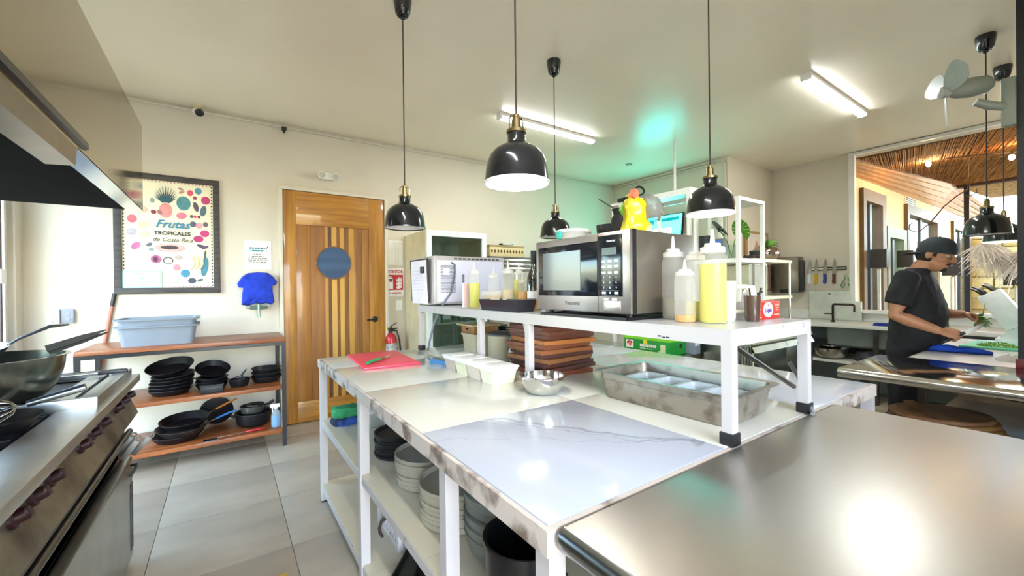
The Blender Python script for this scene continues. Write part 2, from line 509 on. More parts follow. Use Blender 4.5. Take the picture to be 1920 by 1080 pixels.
# ------------------------------------------------------------------ lamps
def tube_light(x0, x1, y, label, rz=0.0):
    t = thing('fluorescent_lamp', label, 'ceiling lamp', ((x0 + x1) / 2, y, CZ), rz, 'fluorescent ceiling lamps')
    L = (x1 - x0) / 2
    G().box(-L, L, -.035, .035, -.03, 0, bev=.006).obj('housing', white_m, t)
    G().prism([(-.03, -.03), (-.024, -.05), (0, -.057), (.024, -.05), (.03, -.03)], -L + .02, L - .02, 'x').obj('lit_diffuser', tube_m, t)
    G().box(-L - .004, -L + .02, -.036, .036, -.055, 0, bev=.006).obj('end_cap', white_m, t)
    G().box(L - .02, L + .004, -.036, .036, -.055, 0, bev=.006).obj('end_cap', white_m, t)
    return t
tl = tube_light(2.12, 3.37, 3.25, 'lit white fluorescent tube on the ceiling above the microwave')
t2 = tube_light(3.70, 5.0, 1.33, 'lit white fluorescent tube on the ceiling near the fan')
g = G().tube([(-.25, .04, -.03), (-.26, .05, -.07), (-.22, .05, -.1), (-.17, .05, -.09), (-.15, .04, -.04)], .006)
g.obj('wire_loop', whitepl_m, t2)
tube_light(-.68, .58, .45, 'fluorescent tube on the ceiling over the aisle above the viewer', R(90))
for i, (x, y) in enumerate(((2.745, 3.25), (4.35, 1.33), (-.05, .45))):
    area('fluorescent_light', (x, y, CZ - .075), 1.2, (11, 9, 11)[i], (.93, 1.0, 1.0), sy=.06, rot=(0, 0, R(90) if i == 2 else 0))

def pendant(x, y, zrim, label, lit, canopy=True, zc=CZ):
    t = thing('pendant_lamp', label, 'pendant lamp', (x, y, zrim), 0, 'black dome pendant lamps')
    k = 1.0
    out = [(.113, 0), (.1115, .015), (.108, .045), (.103, .072), (.094, .096), (.076, .117), (.05, .132), (.034, .141), (.031, .150), (.031, .183), (.0, .183)]
    inn = [(.0, .140), (.046, .128), (.072, .113), (.090, .093), (.099, .070), (.105, .043), (.109, .012), (.1105, 0)]
    G().lathe(out, 40, cap=False).obj('shade', blackgl_m, t)
    G().lathe(inn, 40, cap=False).obj('white_inside', mat('white_enamel', 'f4f2ec', .3), t)
    G().ring([(.1095, -.001), (.1145, -.001), (.1145, .005), (.1095, .005)], 40).obj('rim', white_m if lit else blackgl_m, t)  # lit lamps: glow put into the rim as white paint
    g = G().lathe([(.035, .175), (.035, .185), (.03, .187), (.016, .189), (.016, .225), (.011, .228), (.011, .240), (0, .242)], 20)
    g.obj('socket', brass_m, t)
    g = G().tube([(.029, 0, .183), (.029, 0, .220), (.022, 0, .232), (0, 0, .236), (-.022, 0, .232), (-.029, 0, .220), (-.029, 0, .183)], .0028, 6)
    g.obj('wire_yoke', brass_m, t)
    G().lathe([(0, .03), (.02, .034), (.03, .05), (.03, .062), (.02, .085), (.014, .10), (.014, .115), (0, .115)], 18).obj('bulb', bulb_m if lit else mat('unlit_bulb', 'f2efe4', .3), t)
    G().tube([(0, 0, .240), (0, 0, zc - zrim - .06)], .0035, 6).obj('cord', mat('dark_brown_cord', '3a2a26', .7), t)
    h = zc - zrim
    G().lathe([(.006, h - .118), (.014, h - .112), (.014, h - .10), (.030, h - .098), (.040, h - .085), (.052, h - .012), (.050, h), (0, h)], 24).obj('ceiling_cup', blackgl_m, t)
    if lit:
        l = area('pendant_bulb_light', (x, y, zrim + .028), .15, .8, (1, .97, .93)); l.data.shape = 'DISK'
    return t
pendant(.836, 2.262, 1.676, 'unlit black dome pendant lamp with visible bulb in front of the door', False)
pendant(.838, 1.174, 1.698, 'lit black dome pendant lamp with white rim painted as glow nearest the viewer', True)
pendant(1.968, 2.282, 1.694, 'black dome pendant lamp hanging behind the left end of the steel microwave', False)
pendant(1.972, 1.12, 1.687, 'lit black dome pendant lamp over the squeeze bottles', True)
pendant(4.16, .461, 1.65, 'unlit black dome pendant lamp above the man in the cap', False)
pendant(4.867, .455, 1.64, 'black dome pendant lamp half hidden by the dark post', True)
# ------------------------------------------------------------------ hood
HX, HY0, HY1, HZ0, HZ1 = -0.38, 0.2, 3.10, 1.79, 2.268
h = thing('range_hood', 'mirror finish stainless steel extractor hood over the stove', 'hood', (HX, (HY0 + HY1) / 2, HZ0))
hy = (HY1 - HY0) / 2
hw = HX - XL - .01
G().box(-.012, 0, -hy, hy, 0, HZ1 - HZ0).obj('front_panel', hood_m, h)
G().box(-hw, -.0125, hy - .012, hy - .0005, .001, HZ1 - HZ0 - .001).obj('end_panel', hood_m, h)
G().box(-hw, -.012, -hy, hy - .012, HZ1 - HZ0 - .012, HZ1 - HZ0).obj('top_panel', hood_m, h)
G().box(-hw, -.012, -hy, hy - .012, .0, .012).obj('dark_underside', mat('sooty_black_filter', '06070c', .8, var=.3, spec=.05), h)
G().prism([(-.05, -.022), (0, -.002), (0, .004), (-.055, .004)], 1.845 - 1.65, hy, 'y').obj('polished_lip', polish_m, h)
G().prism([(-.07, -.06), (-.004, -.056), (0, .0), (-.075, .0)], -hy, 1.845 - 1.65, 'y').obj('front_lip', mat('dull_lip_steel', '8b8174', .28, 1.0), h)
G().prism([(-.001, .015), (.010, .02), (.010, .04), (-.001, .045)], -hy, 1.93 - 1.65, 'y').obj('dark_rail', mat('dark_rail_steel', '43413f', .3, .9), h)

# ------------------------------------------------------------------ stove
SX = -.355
st = thing('range_stove', 'stainless steel cooking range with row of dark red knobs', 'stove', (SX, 1.5, 0))
# local: x<0 towards wall, y0..y1
y0, y1 = -1.3, 1.24     # world .2 .. 2.74
G().box(-.86, -.06, y0, y1, .04, .895).obj('body', dsteel_m, st)
lipm = mat('worn_lip_steel', 'b5aea2', .34, .85, var=.12, scale=5)
G().box(-.13, 0, y0, y1, .895, .93, bev=.006).obj('front_lip', lipm, st)
G().box(-.86, -.13, y0, y1, .85, .905).obj('burner_well', mat('sooty_well', '14161a', .5, var=.3), st)
G().prism([(-.075, .895), (-.012, .735), (-.03, .725), (-.095, .895)], y0, y1 + .02, 'y').obj('control_panel', mat('greasy_panel_steel', '8f8674', .38, .7, hex2='4a423a', scale=6, lo=.4, hi=.7), st)
G().tube([(-.02, y0, .69), (-.02, y1 - .15, .69)], .012, 10).obj('handle_bar', dsteel_m, st)
G().box(-.5, -.06, y0, y1 - .15, .57, .60).obj('lower_ledge', mat('dark_ledge', '2c302f', .25, .6), st)
dr_ = G().box(-.05, -.012, y0, y1 - .15, .12, .575, bev=.008).obj('oven_door', mat('brushed_door_steel', 'a6a193', .28, .9, var=.08), st)
for k in range(2):
    G().box(-.013, -.010, y1 - .21 + k * .03, y1 - .19 + k * .03, .16, .46).obj('vent_slot', black_m, dr_)
G().tube([(-.01, y1 - .22, .5), (.008, y1 - .22, .535), (.008, y1 - .20, .545), (-.01, y1 - .185, .54)], .006, 6).obj('door_hook', black_m, dr_)
G().box(-.014, -.009, .05, .16, .1, .42, bev=.002).obj('door_window', blackgl_m, dr_)
for yy in (y0 + .05, y1 - .2):
    G().box(-.12, -.07, yy - .025, yy + .025, 0, .12).obj('foot', black_m, st)
knm = mat('dark_red_knob', '2b1013', .35, var=.2)
Mk = Matrix.Rotation(R(70), 4, 'Y')
km = G().lathe([(.024, 0), (.024, .01), (.017, .014), (.016, .032), (.012, .036), (0, .036)], 18, M=Mk).box(-.012, .012, -.003, .003, .026, .039, M=Mk).mesh('knob', knm)
for y in (-.95, -.80, -.52, -.38, -.10, .02, .14, .42, .56, .70, .95, 1.08, 1.20):
    inst('knob', km, st, (-.05, y, .83))
# griddle frame at the far end, raised on the lip
g = G().box(-.34, -.025, .55, .575, .905, .965, bev=.004).box(-.075, -.025, .575, 1.20, .905, .965, bev=.004).box(-.34, -.075, 1.17, 1.20, .905, .965, bev=.004).box(-.16, -.10, .575, 1.17, .93, .955)
g.obj('griddle_frame', mat('griddle_steel', '9aa0a4', .3, .95, var=.1), st)
G().box(-.6, -.16, .575, 1.17, .905, .935).obj('griddle_plate', iron_m, st)
# burner grates nearer the viewer
for i, (a, b) in enumerate(((-.62, -.06), (-.04, .52))):
    g = G()
    for k in range(5):
        yy = a + .03 + (b - a - .06) * k / 4
        g.box(-.66, -.14, yy - .007, yy + .007, .905, .93)
    for xx in (-.66, -.40, -.155):
        g.box(xx, xx + .016, a, b, .905, .928)
    g.obj('burner_grate', iron_m, st)

# things on the stove
def bowl_mesh(r, h, t=.002, base=.45, flare=.012):
    o = []
    for k in range(9):
        a = k / 8
        o.append((r * (base + (1 - base) * math.sin(a * PI / 2) ** .8), h * (1 - math.cos(a * PI / 2)) ** .9))
    prof = [(0, 0)] + o + [(r + flare, h), (r + flare, h + .002), (r - .001, h + .002)] + [(max(0, x - t), z + t) for x, z in reversed(o)] + [(0, t)]
    return prof
bw = thing('mixing_bowl', 'large dented steel mixing bowl full of pans on the stove', 'bowl', (-.715, 2.21, .937))
G().lathe(bowl_mesh(.22, .172), 44).obj('bowl_body', mat('dull_bowl_steel', '7d8078', .22, .95, var=.3, scale=5), bw)
pan1 = thing('frying_pan', 'steel frying pan lying inside the large bowl on the stove', 'pan', (-.76, 2.19, 1.095), rot=(R(5), R(-7), .35))
G().lathe([(0, 0), (.10, 0), (.135, .045), (.139, .045), (.104, -.003), (0, -.003)], 36).obj('pan_body', mat('worn_pan_steel', '9a9688', .25, .95, var=.15), pan1)
G().tube([(.13, 0, .04), (.16, 0, .058), (.24, .01, .085), (.29, .02, .08)], [.008, .009, .012, .006], 8, flat=.5).obj('handle', mat('grey_handle_steel', '6f7072', .4, .7), pan1)
pan2 = thing('sauce_pan', 'small saucepan with upright handle at the back of the stove bowl', 'pan', (-1.03, 2.36, .938))
G().lathe([(0, 0), (.085, 0), (.09, .01), (.092, .10), (.096, .102), (.096, .105), (.089, .104), (.087, .012), (0, .006)], 30).obj('pan_body', dsteel_m, pan2)
G().tube([(-.02, -.09, .09), (.0, -.16, .13), (.05, -.25, .19), (.06, -.27, .20)], [.007, .009, .011, .006], 8, flat=.5).obj('handle', mat('grey_handle_steel'), pan2)
pan3 = thing('pitcher_pot', 'tall grey pot with bent handle at the frame edge', 'pot', (-1.06, 2.62, .938))
G().lathe([(0, 0), (.09, 0), (.095, .01), (.09, .2), (.085, .23), (.08, .23), (.085, .2), (.09, .012), (0, .005)], 28).obj('pot_body', mat('grey_handle_steel'), pan3)
G().tube([(.07, 0, .22), (.11, -.01, .27), (.17, 0, .265), (.20, 0, .22), (.215, 0, .12), (.22, 0, .04)], .017, 10).obj('handle', mat('pale_grey_handle', '8d8f92', .4, .4), pan3)
G().tube([(.06, -.03, .23), (.09, -.03, .30), (.15, -.02, .315), (.2, -.02, .32)], .008, 8).obj('lid_handle', dsteel_m, pan3)
tg = thing('kitchen_tongs', 'steel tongs resting on the rim of the large bowl', 'tongs', (-.46, 2.20, 1.155), rot=(R(55), R(-20), R(8)))
for s in (-1, 1):
    G().prism([(-.08, -.014), (.02, -.011), (.085, -.002), (.085, .002), (.02, .011), (-.08, .014)], s * .010, s * .010 + .003, 'z').obj('arm', mat('dull_tong_steel', '6f6e6a', .4, .8), tg)
wk = thing('whisk', 'steel balloon whisk lying across the griddle', 'whisk', (-.50, 1.87, 1.0), rot=(0, R(-11), R(2)))
G().tube([(0, 0, 0), (.13, 0, .008)], [.010, .012], 10).obj('handle', mat('whisk_handle_steel', '8d959a', .25, .95), wk)
for k in range(6):
    a = PI * k / 6
    pts = []
    for q in range(15):
        u = q / 14; th = u * 2 * PI
        rr = .045 * math.sin(th) ; xx = -.02 - .115 * (1 - math.cos(th))
        pts.append((xx, rr * math.cos(a), rr * math.sin(a)))
    G().tube(pts, .0016, 5).obj('wire_loop', polish_m, wk)
pn = thing('skillet', 'black skillet under the whisk on the stove', 'pan', (-.60, 1.86, .931))
G().lathe([(0, 0), (.10, 0), (.13, .035), (.134, .035), (.104, -.002), (0, -.002)], 36, c=(0, -.0, .002)).obj('pan_body', iron_m, pn)
kn = thing('black_handled_knife', 'knife with black handle lying at the back of the griddle', 'knife', (-.48, 2.60, .965), rz=R(4))
G().box(.0, .10, -.012, .012, -.004, .012, bev=.005).obj('handle', blackpl_m, kn)
G().prism([(-.16, -.002), (0, -.014), (0, .012), (-.12, .012)], .002, .0045, 'z').obj('blade', polish_m, kn)
tr = thing('steel_tray', 'shallow dark steel tray on the far end of the stove', 'tray', (-.60, 2.66, .937))
G().box(-.2, .2, -.035, .05, 0, .006, bev=.002).box(-.2, .2, .044, .05, .006, .03).box(.194, .2, -.035, .05, .006, .03).box(-.2, -.194, -.035, .05, .006, .03).obj('tray_body', dsteel_m, tr)
sc = thing('hanging_tongs', 'two pairs of steel tongs hanging from the stove rail', 'tongs', (-.375, 2.48, .61))
for k, (dx, dy, tilt) in enumerate(((0, 0, 35), (.03, .05, 42), (-.02, .07, 30))):
    M_ = Matrix.Translation((dx, dy, .0)) @ Matrix.Rotation(R(tilt), 4, 'Y')
    G().box(-.012, .012, -.003, .003, -.02, .07, bev=.002, M=M_).ring([(.006, -.003), (.012, -.003), (.012, .003), (.006, .003)], 14, M=M_ @ Matrix.Translation((0, 0, .08)) @ Matrix.Rotation(R(90), 4, 'X')).obj('arm', mat('dull_tong_steel'), sc)
lp = thing('round_pan', 'dark round pan standing on the stove ledge by the knobs', 'pan', (-.445, 1.28, .602))
G().lathe([(0, 0), (.075, 0), (.10, .02), (.105, .06), (.11, .062), (.11, .066), (.10, .064), (.094, .022), (.07, .006), (0, .006)], 36).obj('pan_body', mat('dark_pan_steel', '303134', .25, .8), lp)

# ------------------------------------------------------------------ shelf table by the back wall
TX0, TX1, TY0, TY1, TZ = -.86, .415, 4.01, 4.60, .925
tb = thing('shelf_table', 'black steel shelf table with three orange wooden boards', 'table', ((TX0 + TX1) / 2, (TY0 + TY1) / 2, 0))
hx, hyy = (TX1 - TX0) / 2, (TY1 - TY0) / 2
for sx in (-1, 1):
    for sy in (-1, 1):
        G().box(sx * hx - .015 - sx * .015, sx * hx + .015 - sx * .015, sy * hyy - .015 - sy * .015, sy * hyy + .015 - sy * .015, 0, TZ - .03).obj('leg', black_m, tb)
G().box(-hx, hx, -hyy, hyy, TZ - .032, TZ, bev=.004).obj('top_board', shelfw_m, tb)
g = G()
for z in (TZ - .06,):
    g.box(-hx + .03, hx - .03, -hyy, -hyy + .03, z, z + .027).box(-hx + .03, hx - .03, hyy - .03, hyy, z, z + .027).box(-hx, -hx + .03, -hyy + .03, hyy - .03, z, z + .027).box(hx - .03, hx, -hyy + .03, hyy - .03, z, z + .027)
g.obj('top_frame', black_m, tb)
G().box(-hx + .032, hx - .032, -hyy + .002, hyy - .002, .488, .52, bev=.004).obj('middle_shelf', shelfw_m, tb)
G().box(-hx + .032, hx - .032, -hyy + .002, hyy - .002, .118, .152, bev=.004).obj('lower_shelf', shelfw_m, tb)
ZM, ZL = .520, .152

# grey bus tubs, one nested in the other
def tub(z, label, w=.46, d=.34, hgt=.15):
    t = thing('bus_tub', label, 'plastic tub', (-.43, 4.26, z), R(1), 'grey tubs on the shelf table')
    def rr(w, d, z, r=.03):
        pts = []
        for cx, cy, a0 in ((w - r, d - r, 0), (-w + r, d - r, 90), (-w + r, -d + r, 180), (w - r, -d + r, 270)):
            for k in range(4):
                a = R(a0 + 30 * k); pts.append((cx + r * math.cos(a), cy + r * math.sin(a), z))
        return pts
    W, D = w / 2, d / 2
    G().loft([rr(W - .025, D - .025, .004), rr(W - .02, D - .02, 0), rr(W - .002, D - .002, hgt - .012), rr(W + .02, D + .02, hgt - .012), rr(W + .022, D + .022, hgt), rr(W - .004, D - .004, hgt), rr(W - .022, D - .022, .006)]).obj('tub_body', greypl_m, t)
    return t
tub(TZ, 'lower grey plastic bus tub on the shelf table')
tub(TZ + .048, 'upper grey plastic bus tub nested in another on the shelf table', hgt=.155)

# pans on the shelf
def pan(name, label, x, y, z, r, h=.045, m=None, handle=None, hang=0, tilt=(0, 0), group=None, hm=None, hl=.17):
    t = thing(name, label, 'pan', (x, y, z), group=group, rot=(tilt[0], tilt[1], hang))
    m = m or iron_m
    b = r * .76
    G().lathe([(0, 0), (b, 0), (r, h), (r + .004, h), (r + .004, h - .004), (b + .004, -.002), (0, -.002)], 32, c=(0, 0, .002)).obj('pan_body', m, t)
    if handle:
        G().tube([(r - .01, 0, h * .75), (r + .03, 0, h * 1.05), (r + .06, 0, h * 1.2)], .007, 8, flat=.6).obj('handle_bracket', polish_m, t)
        G().tube([(r + .05, 0, h * 1.18), (r + .05 + hl * .6, 0, h * 1.18 + .03), (r + .05 + hl, 0, h * 1.18 + .045)], [.010, .012, .009], 10, flat=.75).obj('handle', hm or blackpl_m, t)
    return t
for k in range(6):
    n = 6
    pan('frying_pan', '%s black frying pan in the tall leaning stack by the stove' % nth(n - 1 - k, n), -.37 + .006 * k, 4.24, ZM + .001 + k * .028, .135 + .002 * (k % 3), .042, tilt=(R(2 * k / 3), R(-1.2 * k)), group='black pans on the middle shelf',
        handle=(k == 5), hang=R(4), hm=blackpl_m, hl=.0001) if k < 5 else pan('frying_pan', 'topmost black frying pan in the tall leaning stack by the stove', -.365, 4.24, ZM + .185, .15, .045, tilt=(R(16), R(-8)), group='black pans on the middle shelf')
for k in range(4):
    lab = '%s black skillet in the middle stack beside the black box' % nth(3 - k, 4)
    pan('skillet', lab, -.105, 4.27 + .004 * k, ZM + .001 + k * .026, .11, .04, group='black skillets on the middle shelf') if k < 3 else pan('skillet', lab, -.10, 4.29, ZM + .135, .118, .035, tilt=(R(24), R(6)), group='black skillets on the middle shelf')
bt = thing('black_box', 'small black box standing before the middle stack of skillets', 'box', (-.10, 4.08, ZM))
G().box(-.075, .075, -.03, .03, 0, .065, bev=.008).obj('box_body', blackpl_m, bt)
G().box(-.08, .08, -.034, .034, .055, .068, bev=.004).obj('lid', iron_m, bt)
pan('griddle_pan', 'flat black pan with raised black grip lying between two pan stacks', .085, 4.22, ZM + .001, .075, .06)
gr = thing('pan_grip', 'black clip on handle standing on the flat black pan', 'handle', (.088, 4.22, ZM + .064))
G().box(-.03, .025, -.02, .02, 0, .022, bev=.005).tube([(.01, 0, .02), (.035, 0, .055), (.05, 0, .075)], [.010, .007, .004], 8).obj('grip', blackpl_m, gr)
for k in range(3):
    pan('paella_pan', '%s wide black pan at the right end of the middle shelf' % nth(2 - k, 3), .29, 4.29 + .005 * k, ZM + .001 + k * .036, .118 - .003 * k, .05, group='wide pans on the right end of the middle shelf')
# lower shelf
pan('large_skillet', 'bottom large black skillet under two others on the lowest shelf', -.33, 4.23, ZL + .001, .165, .05)
pan('large_skillet', 'middle grey rimmed skillet of the three on the lowest shelf', -.30, 4.21, ZL + .056, .165, .05, m=mat('grey_rim_pan', '3a3638', .35, .5, var=.2), handle=True, hang=R(8), hm=mat('blue_handle', '2f73b8', .4), hl=.15, tilt=(R(3), 0))
pan('large_skillet', 'topmost large skillet with orange wooden handle on the lowest shelf', -.28, 4.22, ZL + .112, .16, .05, handle=True, hang=R(18), hm=wood('orange_handle_wood', '9a5a1c', 'c07a30'), hl=.16, tilt=(R(5), R(-4)))
ld = thing('round_pan_cover', 'round black lid leaning on the wall behind the large skillets', 'lid', (-.08, 4.50, ZL + .001), rot=(R(-76), 0, 0))
G().lathe([(0, 0), (.10, 0), (.125, .006), (.125, .012), (.09, .016), (0, .018)], 32, c=(0, -.125, 0)).obj('lid_disc', iron_m, ld)
G().lathe([(.012, 0), (.012, .012), (.022, .016), (.022, .026), (0, .028)], 16, c=(0, -.125, .016)).obj('lid_knob', blackpl_m, ld)
pt = thing('cast_iron_pot', 'dark cast iron pot on the lowest shelf with a smaller pan on top', 'pot', (.19, 4.30, ZL))
G().lathe([(0, 0), (.10, 0), (.125, .02), (.138, .08), (.142, .11), (.147, .112), (.147, .118), (.13, .112), (.12, .03), (0, .012)], 34).obj('pot_body', iron_m, pt)
for s in (-1, 1):
    G().tube([(s * .14, -.03, .09), (s * .17, -.025, .10), (s * .17, .025, .10), (s * .14, .03, .09)], .007, 8).obj('loop_handle', iron_m, pt)
pt2 = thing('small_sauce_pan', 'small grey pan sitting on the dark cast iron pot', 'pan', (.18, 4.29, ZL + .119))
G().lathe([(0, 0), (.085, 0), (.09, .05), (.094, .05), (.094, .054), (.088, .052), (.083, .004), (0, .004)], 30).obj('pan_body', mat('grey_pan', '57564f', .35, .6), pt2)
G().tube([(.09, 0, .04), (.12, -.01, .05), (.16, -.02, .075)], [.009, .013, .012], 8).obj('handle', blackpl_m, pt2)
ld2 = thing('small_pan_cover', 'small black lid lying on the small grey pan', 'lid', (.20, 4.29, ZL + .174))
G().lathe([(0, 0), (.07, 0), (.068, .01), (.02, .02), (0, .02)], 28).obj('lid_disc', iron_m, ld2)
sp = thing('spatula', 'metal spatula with red handle lying on the lowest shelf', 'spatula', (.13, 4.07, ZL + .012), rz=R(6))
G().box(-.01, .13, -.009, .009, -.006, .008, bev=.004).obj('handle', mat('red_handle', 'b3202e', .4), sp)
G().box(-.20, -.01, -.004, .004, -.002, .002).obj('shaft', polish_m, sp)
G().box(-.29, -.20, -.03, .03, -.010, -.008).obj('blade', polish_m, sp)
sb = thing('spray_bottle', 'spray bottle with blue liquid at the end of the lowest shelf', 'bottle', (.345, 4.12, ZL))
G().lathe([(0, 0), (.033, 0), (.036, .01), (.036, .10), (.028, .125), (.014, .145), (.014, .16), (0, .16)], 24).obj('bottle_body', milky('spray_bottle_plastic', 'dfe8ea', .6), sb)
G().lathe([(0, .002), (.031, .002), (.0345, .011), (.0345, .092), (0, .092)], 24).obj('blue_liquid', mat('blue_cleaner', '1f8fd0', .2), sb)
G().box(-.045, .03, -.012, .012, .165, .195, bev=.006).box(-.03, -.022, -.006, .006, .125, .165).lathe([(.016, .155), (.016, .172), (0, .172)], 16).obj('trigger_head', whitepl_m, sb)
br = thing('broom_handle', 'reddish wooden broom handle leaning on the wall beside the shelf', 'broom', (-.905, 4.6155, 0.0))
bp = [(-.05, 0, .01), (.155, 0, 1.30)]
G().tube([bp[0], bp[1]], .013, 10).obj('stick', mat('pink_brown_wood', 'b5705a', .5, var=.1, scale=4), br)
G().tube([(.1415, 0, 1.215), (.158, 0, 1.32)], .0145, 10).obj('black_tip', blackpl_m, br)

# ------------------------------------------------------------------ on the back wall
YW = YB
po = thing('framed_poster', 'framed poster of tropical fruits on the wall above the shelf table', 'poster', (-.395, YW, 1.822))
PW, PH = .355, .508      # outer half sizes
frm = mat('dark_weathered_frame', '4a4440', .6, hex2='322e2e', scale=6, stretch=(1, 1, 6))
for a, b, c, d in ((-PW, PW, PH - .05, PH), (-PW, PW, -PH, -PH + .05), (-PW, -PW + .05, -PH + .05, PH - .05), (PW - .05, PW, -PH + .05, PH - .05)):
    G().box(a, b, -.028, -.001, c, d, bev=.003).obj('frame_bar', frm, po)
sheet = G().box(-PW + .05, PW - .05, -.012, -.002, -PH + .05, PH - .05).obj('printed_sheet', mat('cream_poster_paper', 'e6dcc0', .6, var=.03), po)
def blob(cx, cz, rx, rz, c, rot=0, y=-.0125, n=16, sq=1.0):
    pts = []
    for i in range(n):
        a = 2 * PI * i / n
        u, v = rx * math.copysign(abs(math.cos(a)) ** sq, math.cos(a)), rz * math.copysign(abs(math.sin(a)) ** sq, math.sin(a))
        pts.append((cx + u * math.cos(rot) - v * math.sin(rot), cz + u * math.sin(rot) + v * math.cos(rot)))
    return pts
PX = lambda px: -.253 + (px - 0) / 620 * .506       # px across the sheet, 0..620 from the left inner edge
cl = {}
def cmat(h): return mat('print_' + h, h, .6, var=.12, scale=40)
fr = []
# (u, v, ru, rv, colour, rot): u,v in 0..1 of the sheet, v from the top
F = [(.46, .275, .062, .075, 'd98a86', 0), (.66, .195, .068, .072, '4d8286', 0), (.915, .15, .045, .042, 'b8386c', 0), (.83, .065, .034, .034, '4f8ba0', 0), (.735, .09, .03, .03, 'd24a6a', 0), (.79, .135, .02, .018, 'a03c58', 0),
     (.635, .315, .05, .033, 'd77888', .2), (.75, .315, .018, .018, '5b5560', 0), (.79, .315, .018, .016, 'c55', 0), (.835, .315, .016, .016, '6a3b46', 0), (.765, .39, .032, .03, '56596b', 0), (.835, .40, .034, .03, 'd9919a', 0), (.91, .385, .026, .026, '6d5a62', 0),
     (.90, .475, .045, .036, 'c23a78', 0), (.825, .53, .05, .034, 'b8336a', 0), (.105, .37, .042, .04, 'd56a74', 0), (.22, .28, .042, .036, 'dab596', 0), (.22, .42, .05, .035, 'e0c3a6', 0), (.33, .295, .026, .02, '8b2f40', 0), (.395, .295, .02, .026, '9c6a62', .4),
     (.10, .49, .044, .036, 'b3a9b0', 0), (.235, .505, .045, .03, 'dfc0a8', .2), (.14, .615, .05, .028, 'c06a96', .9), (.28, .60, .03, .016, '5b6a72', .6), (.30, .645, .026, .018, '8f9a98', 0), (.505, .625, .14, .045, 'd9a8a0', 0), (.50, .622, .085, .02, '473a3e', 0),
     (.225, .72, .06, .05, 'd8b8ae', 0), (.35, .735, .048, .04, 'a5597e', 0), (.345, .735, .022, .026, '5a2a48', 0), (.48, .745, .048, .036, '5c5350', 0), (.48, .747, .036, .027, 'eadfcc', 0), (.60, .715, .04, .022, 'b7a7a0', 0), (.575, .81, .036, .032, 'd98c98', 0),
     (.67, .865, .045, .04, '3f86a0', 0), (.57, .93, .045, .036, 'b9b6aa', 0), (.745, .935, .04, .028, '3d4458', 0), (.895, .80, .035, .10, '3f7f94', -.15), (.90, .685, .012, .05, '4a5a58', -.1), (.84, .93, .03, .014, '55606c', .4), (.86, .60, .05, .016, '4d3f58', -.3), (.90, .61, .04, .014, '5d4864', .5),
     (.80, .22, .024, .05, '5a4a58', .25), (.885, .255, .03, .055, '4a6470', -.2), (.315, .19, .02, .026, '8f9a94', 0), (.64, .09, .03, .012, 'b48a7a', .5), (.63, .06, .025, .01, 'a07a7a', -.4)]
# bananas as arcs
groups = {}
for (u, v, ru, rv, c, ro) in F:
    if len(c) == 3: c = c[0] * 2 + c[1] * 2 + c[2] * 2
    groups.setdefault(c, []).append((len(sum(groups.values(), [])), blob(-.305 + u * .61, .458 - v * .916, ru * .61 * 1.2, rv * .916 * .95, c, ro)))
for c, L in groups.items():
    g = G()
    for i, pts in L: g.prism(pts, -.0123 - .00007 * i, -.0120, 'y')
    g.obj('fruit_print', cmat(c), sheet)
g = G()   # pineapple crown
for k in range(13):
    a = R(-58 + 116 * k / 12); L = .045 + .06 * math.cos(a) ** 2
    bx, bz = -.305 + .46 * .61 + .02 * math.sin(a), .458 - .20 * .916
    tx, tz = bx + L * math.sin(a) * 1.1, bz + L * math.cos(a) * 1.35
    nx, nz_ = math.cos(a) * .007, -math.sin(a) * .007
    g.prism([(bx - nx, bz - nz_), (bx + nx, bz + nz_), (tx, tz)], -.0160 - .0001 * k, -.012, 'y')
g.obj('pineapple_crown_print', cmat('24505c'), sheet)
g = G()
for k in range(3):
    pts = [(-.305 + (.70 + .05 * k + .07 * math.sin(a)) * .61, .458 - (.76 + .07 * -math.cos(a)) * .916, ) for a in [R(20 + 20 * q) for q in range(8)]]
    g.tube([(x, -.0160, z) for x, z in pts], [.003, .006, .008, .009, .009, .008, .006, .003], 6, flat=.9)
g.obj('banana_print', cmat('e3d6a6'), sheet)
for s in (-1, 1):   # zigzag border
    g = G()
    for k in range(32):
        z = .44 - .88 * k / 31
        g.prism([(s * .300, z - .010), (s * .300, z + .010), (s * .288, z)], -.0126, -.012, 'y')
    g.obj('border_print', cmat('2f2c34'), sheet)
for s in (-1, 1):
    g = G()
    for k in range(24):
        x = -.285 + .57 * k / 23
        g.prism([(x - .008, s * .455), (x + .008, s * .455), (x, s * .443)], -.0126, -.012, 'y')
    g.obj('border_print', cmat('b06a76'), sheet)
text('Frutas', .092, cmat('3a7a96'), sheet, (.02, -.0165, .458 - .405 * .916), FACE_Y, shear=.35, bold=.002, sx=1.0)
text('TROPICALES', .044, cmat('2b2a33'), sheet, (.02, -.0165, .458 - .49 * .916), FACE_Y, bold=.0012, sx=1.0)
text('de Costa Rica', .048, cmat('2b2a33'), sheet, (.02, -.0165, .458 - .55 * .916), FACE_Y, shear=.35)
ct = thing('certificate', 'small pale blue certificate tucked into the lower left of the poster frame', 'certificate', (-.575, YW - .018, 1.437))
G().box(-.125, .125, -.002, 0, -.072, .072).obj('paper', mat('turquoise_border_paper', '9fcfd6', .5), ct)
G().box(-.113, .113, -.003, -.002, -.062, .062).obj('inner_field', mat('pale_lilac_paper', 'c9d3ee', .5), ct)
text('CIR', .024, cmat('7a86b4'), ct, (-.024, -.0035, .006), FACE_Y)
text('LS', .024, cmat('7a86b4'), ct, (.034, -.0035, .006), FACE_Y)
G().ring([(.008, 0), (.013, 0), (.013, .0006), (.008, .0006)], 20, M=Matrix.Translation((.004, -.003, .008)) @ Matrix.Rotation(R(90), 4, 'X')).obj('seal_ring', cmat('b9c4b4'), ct)
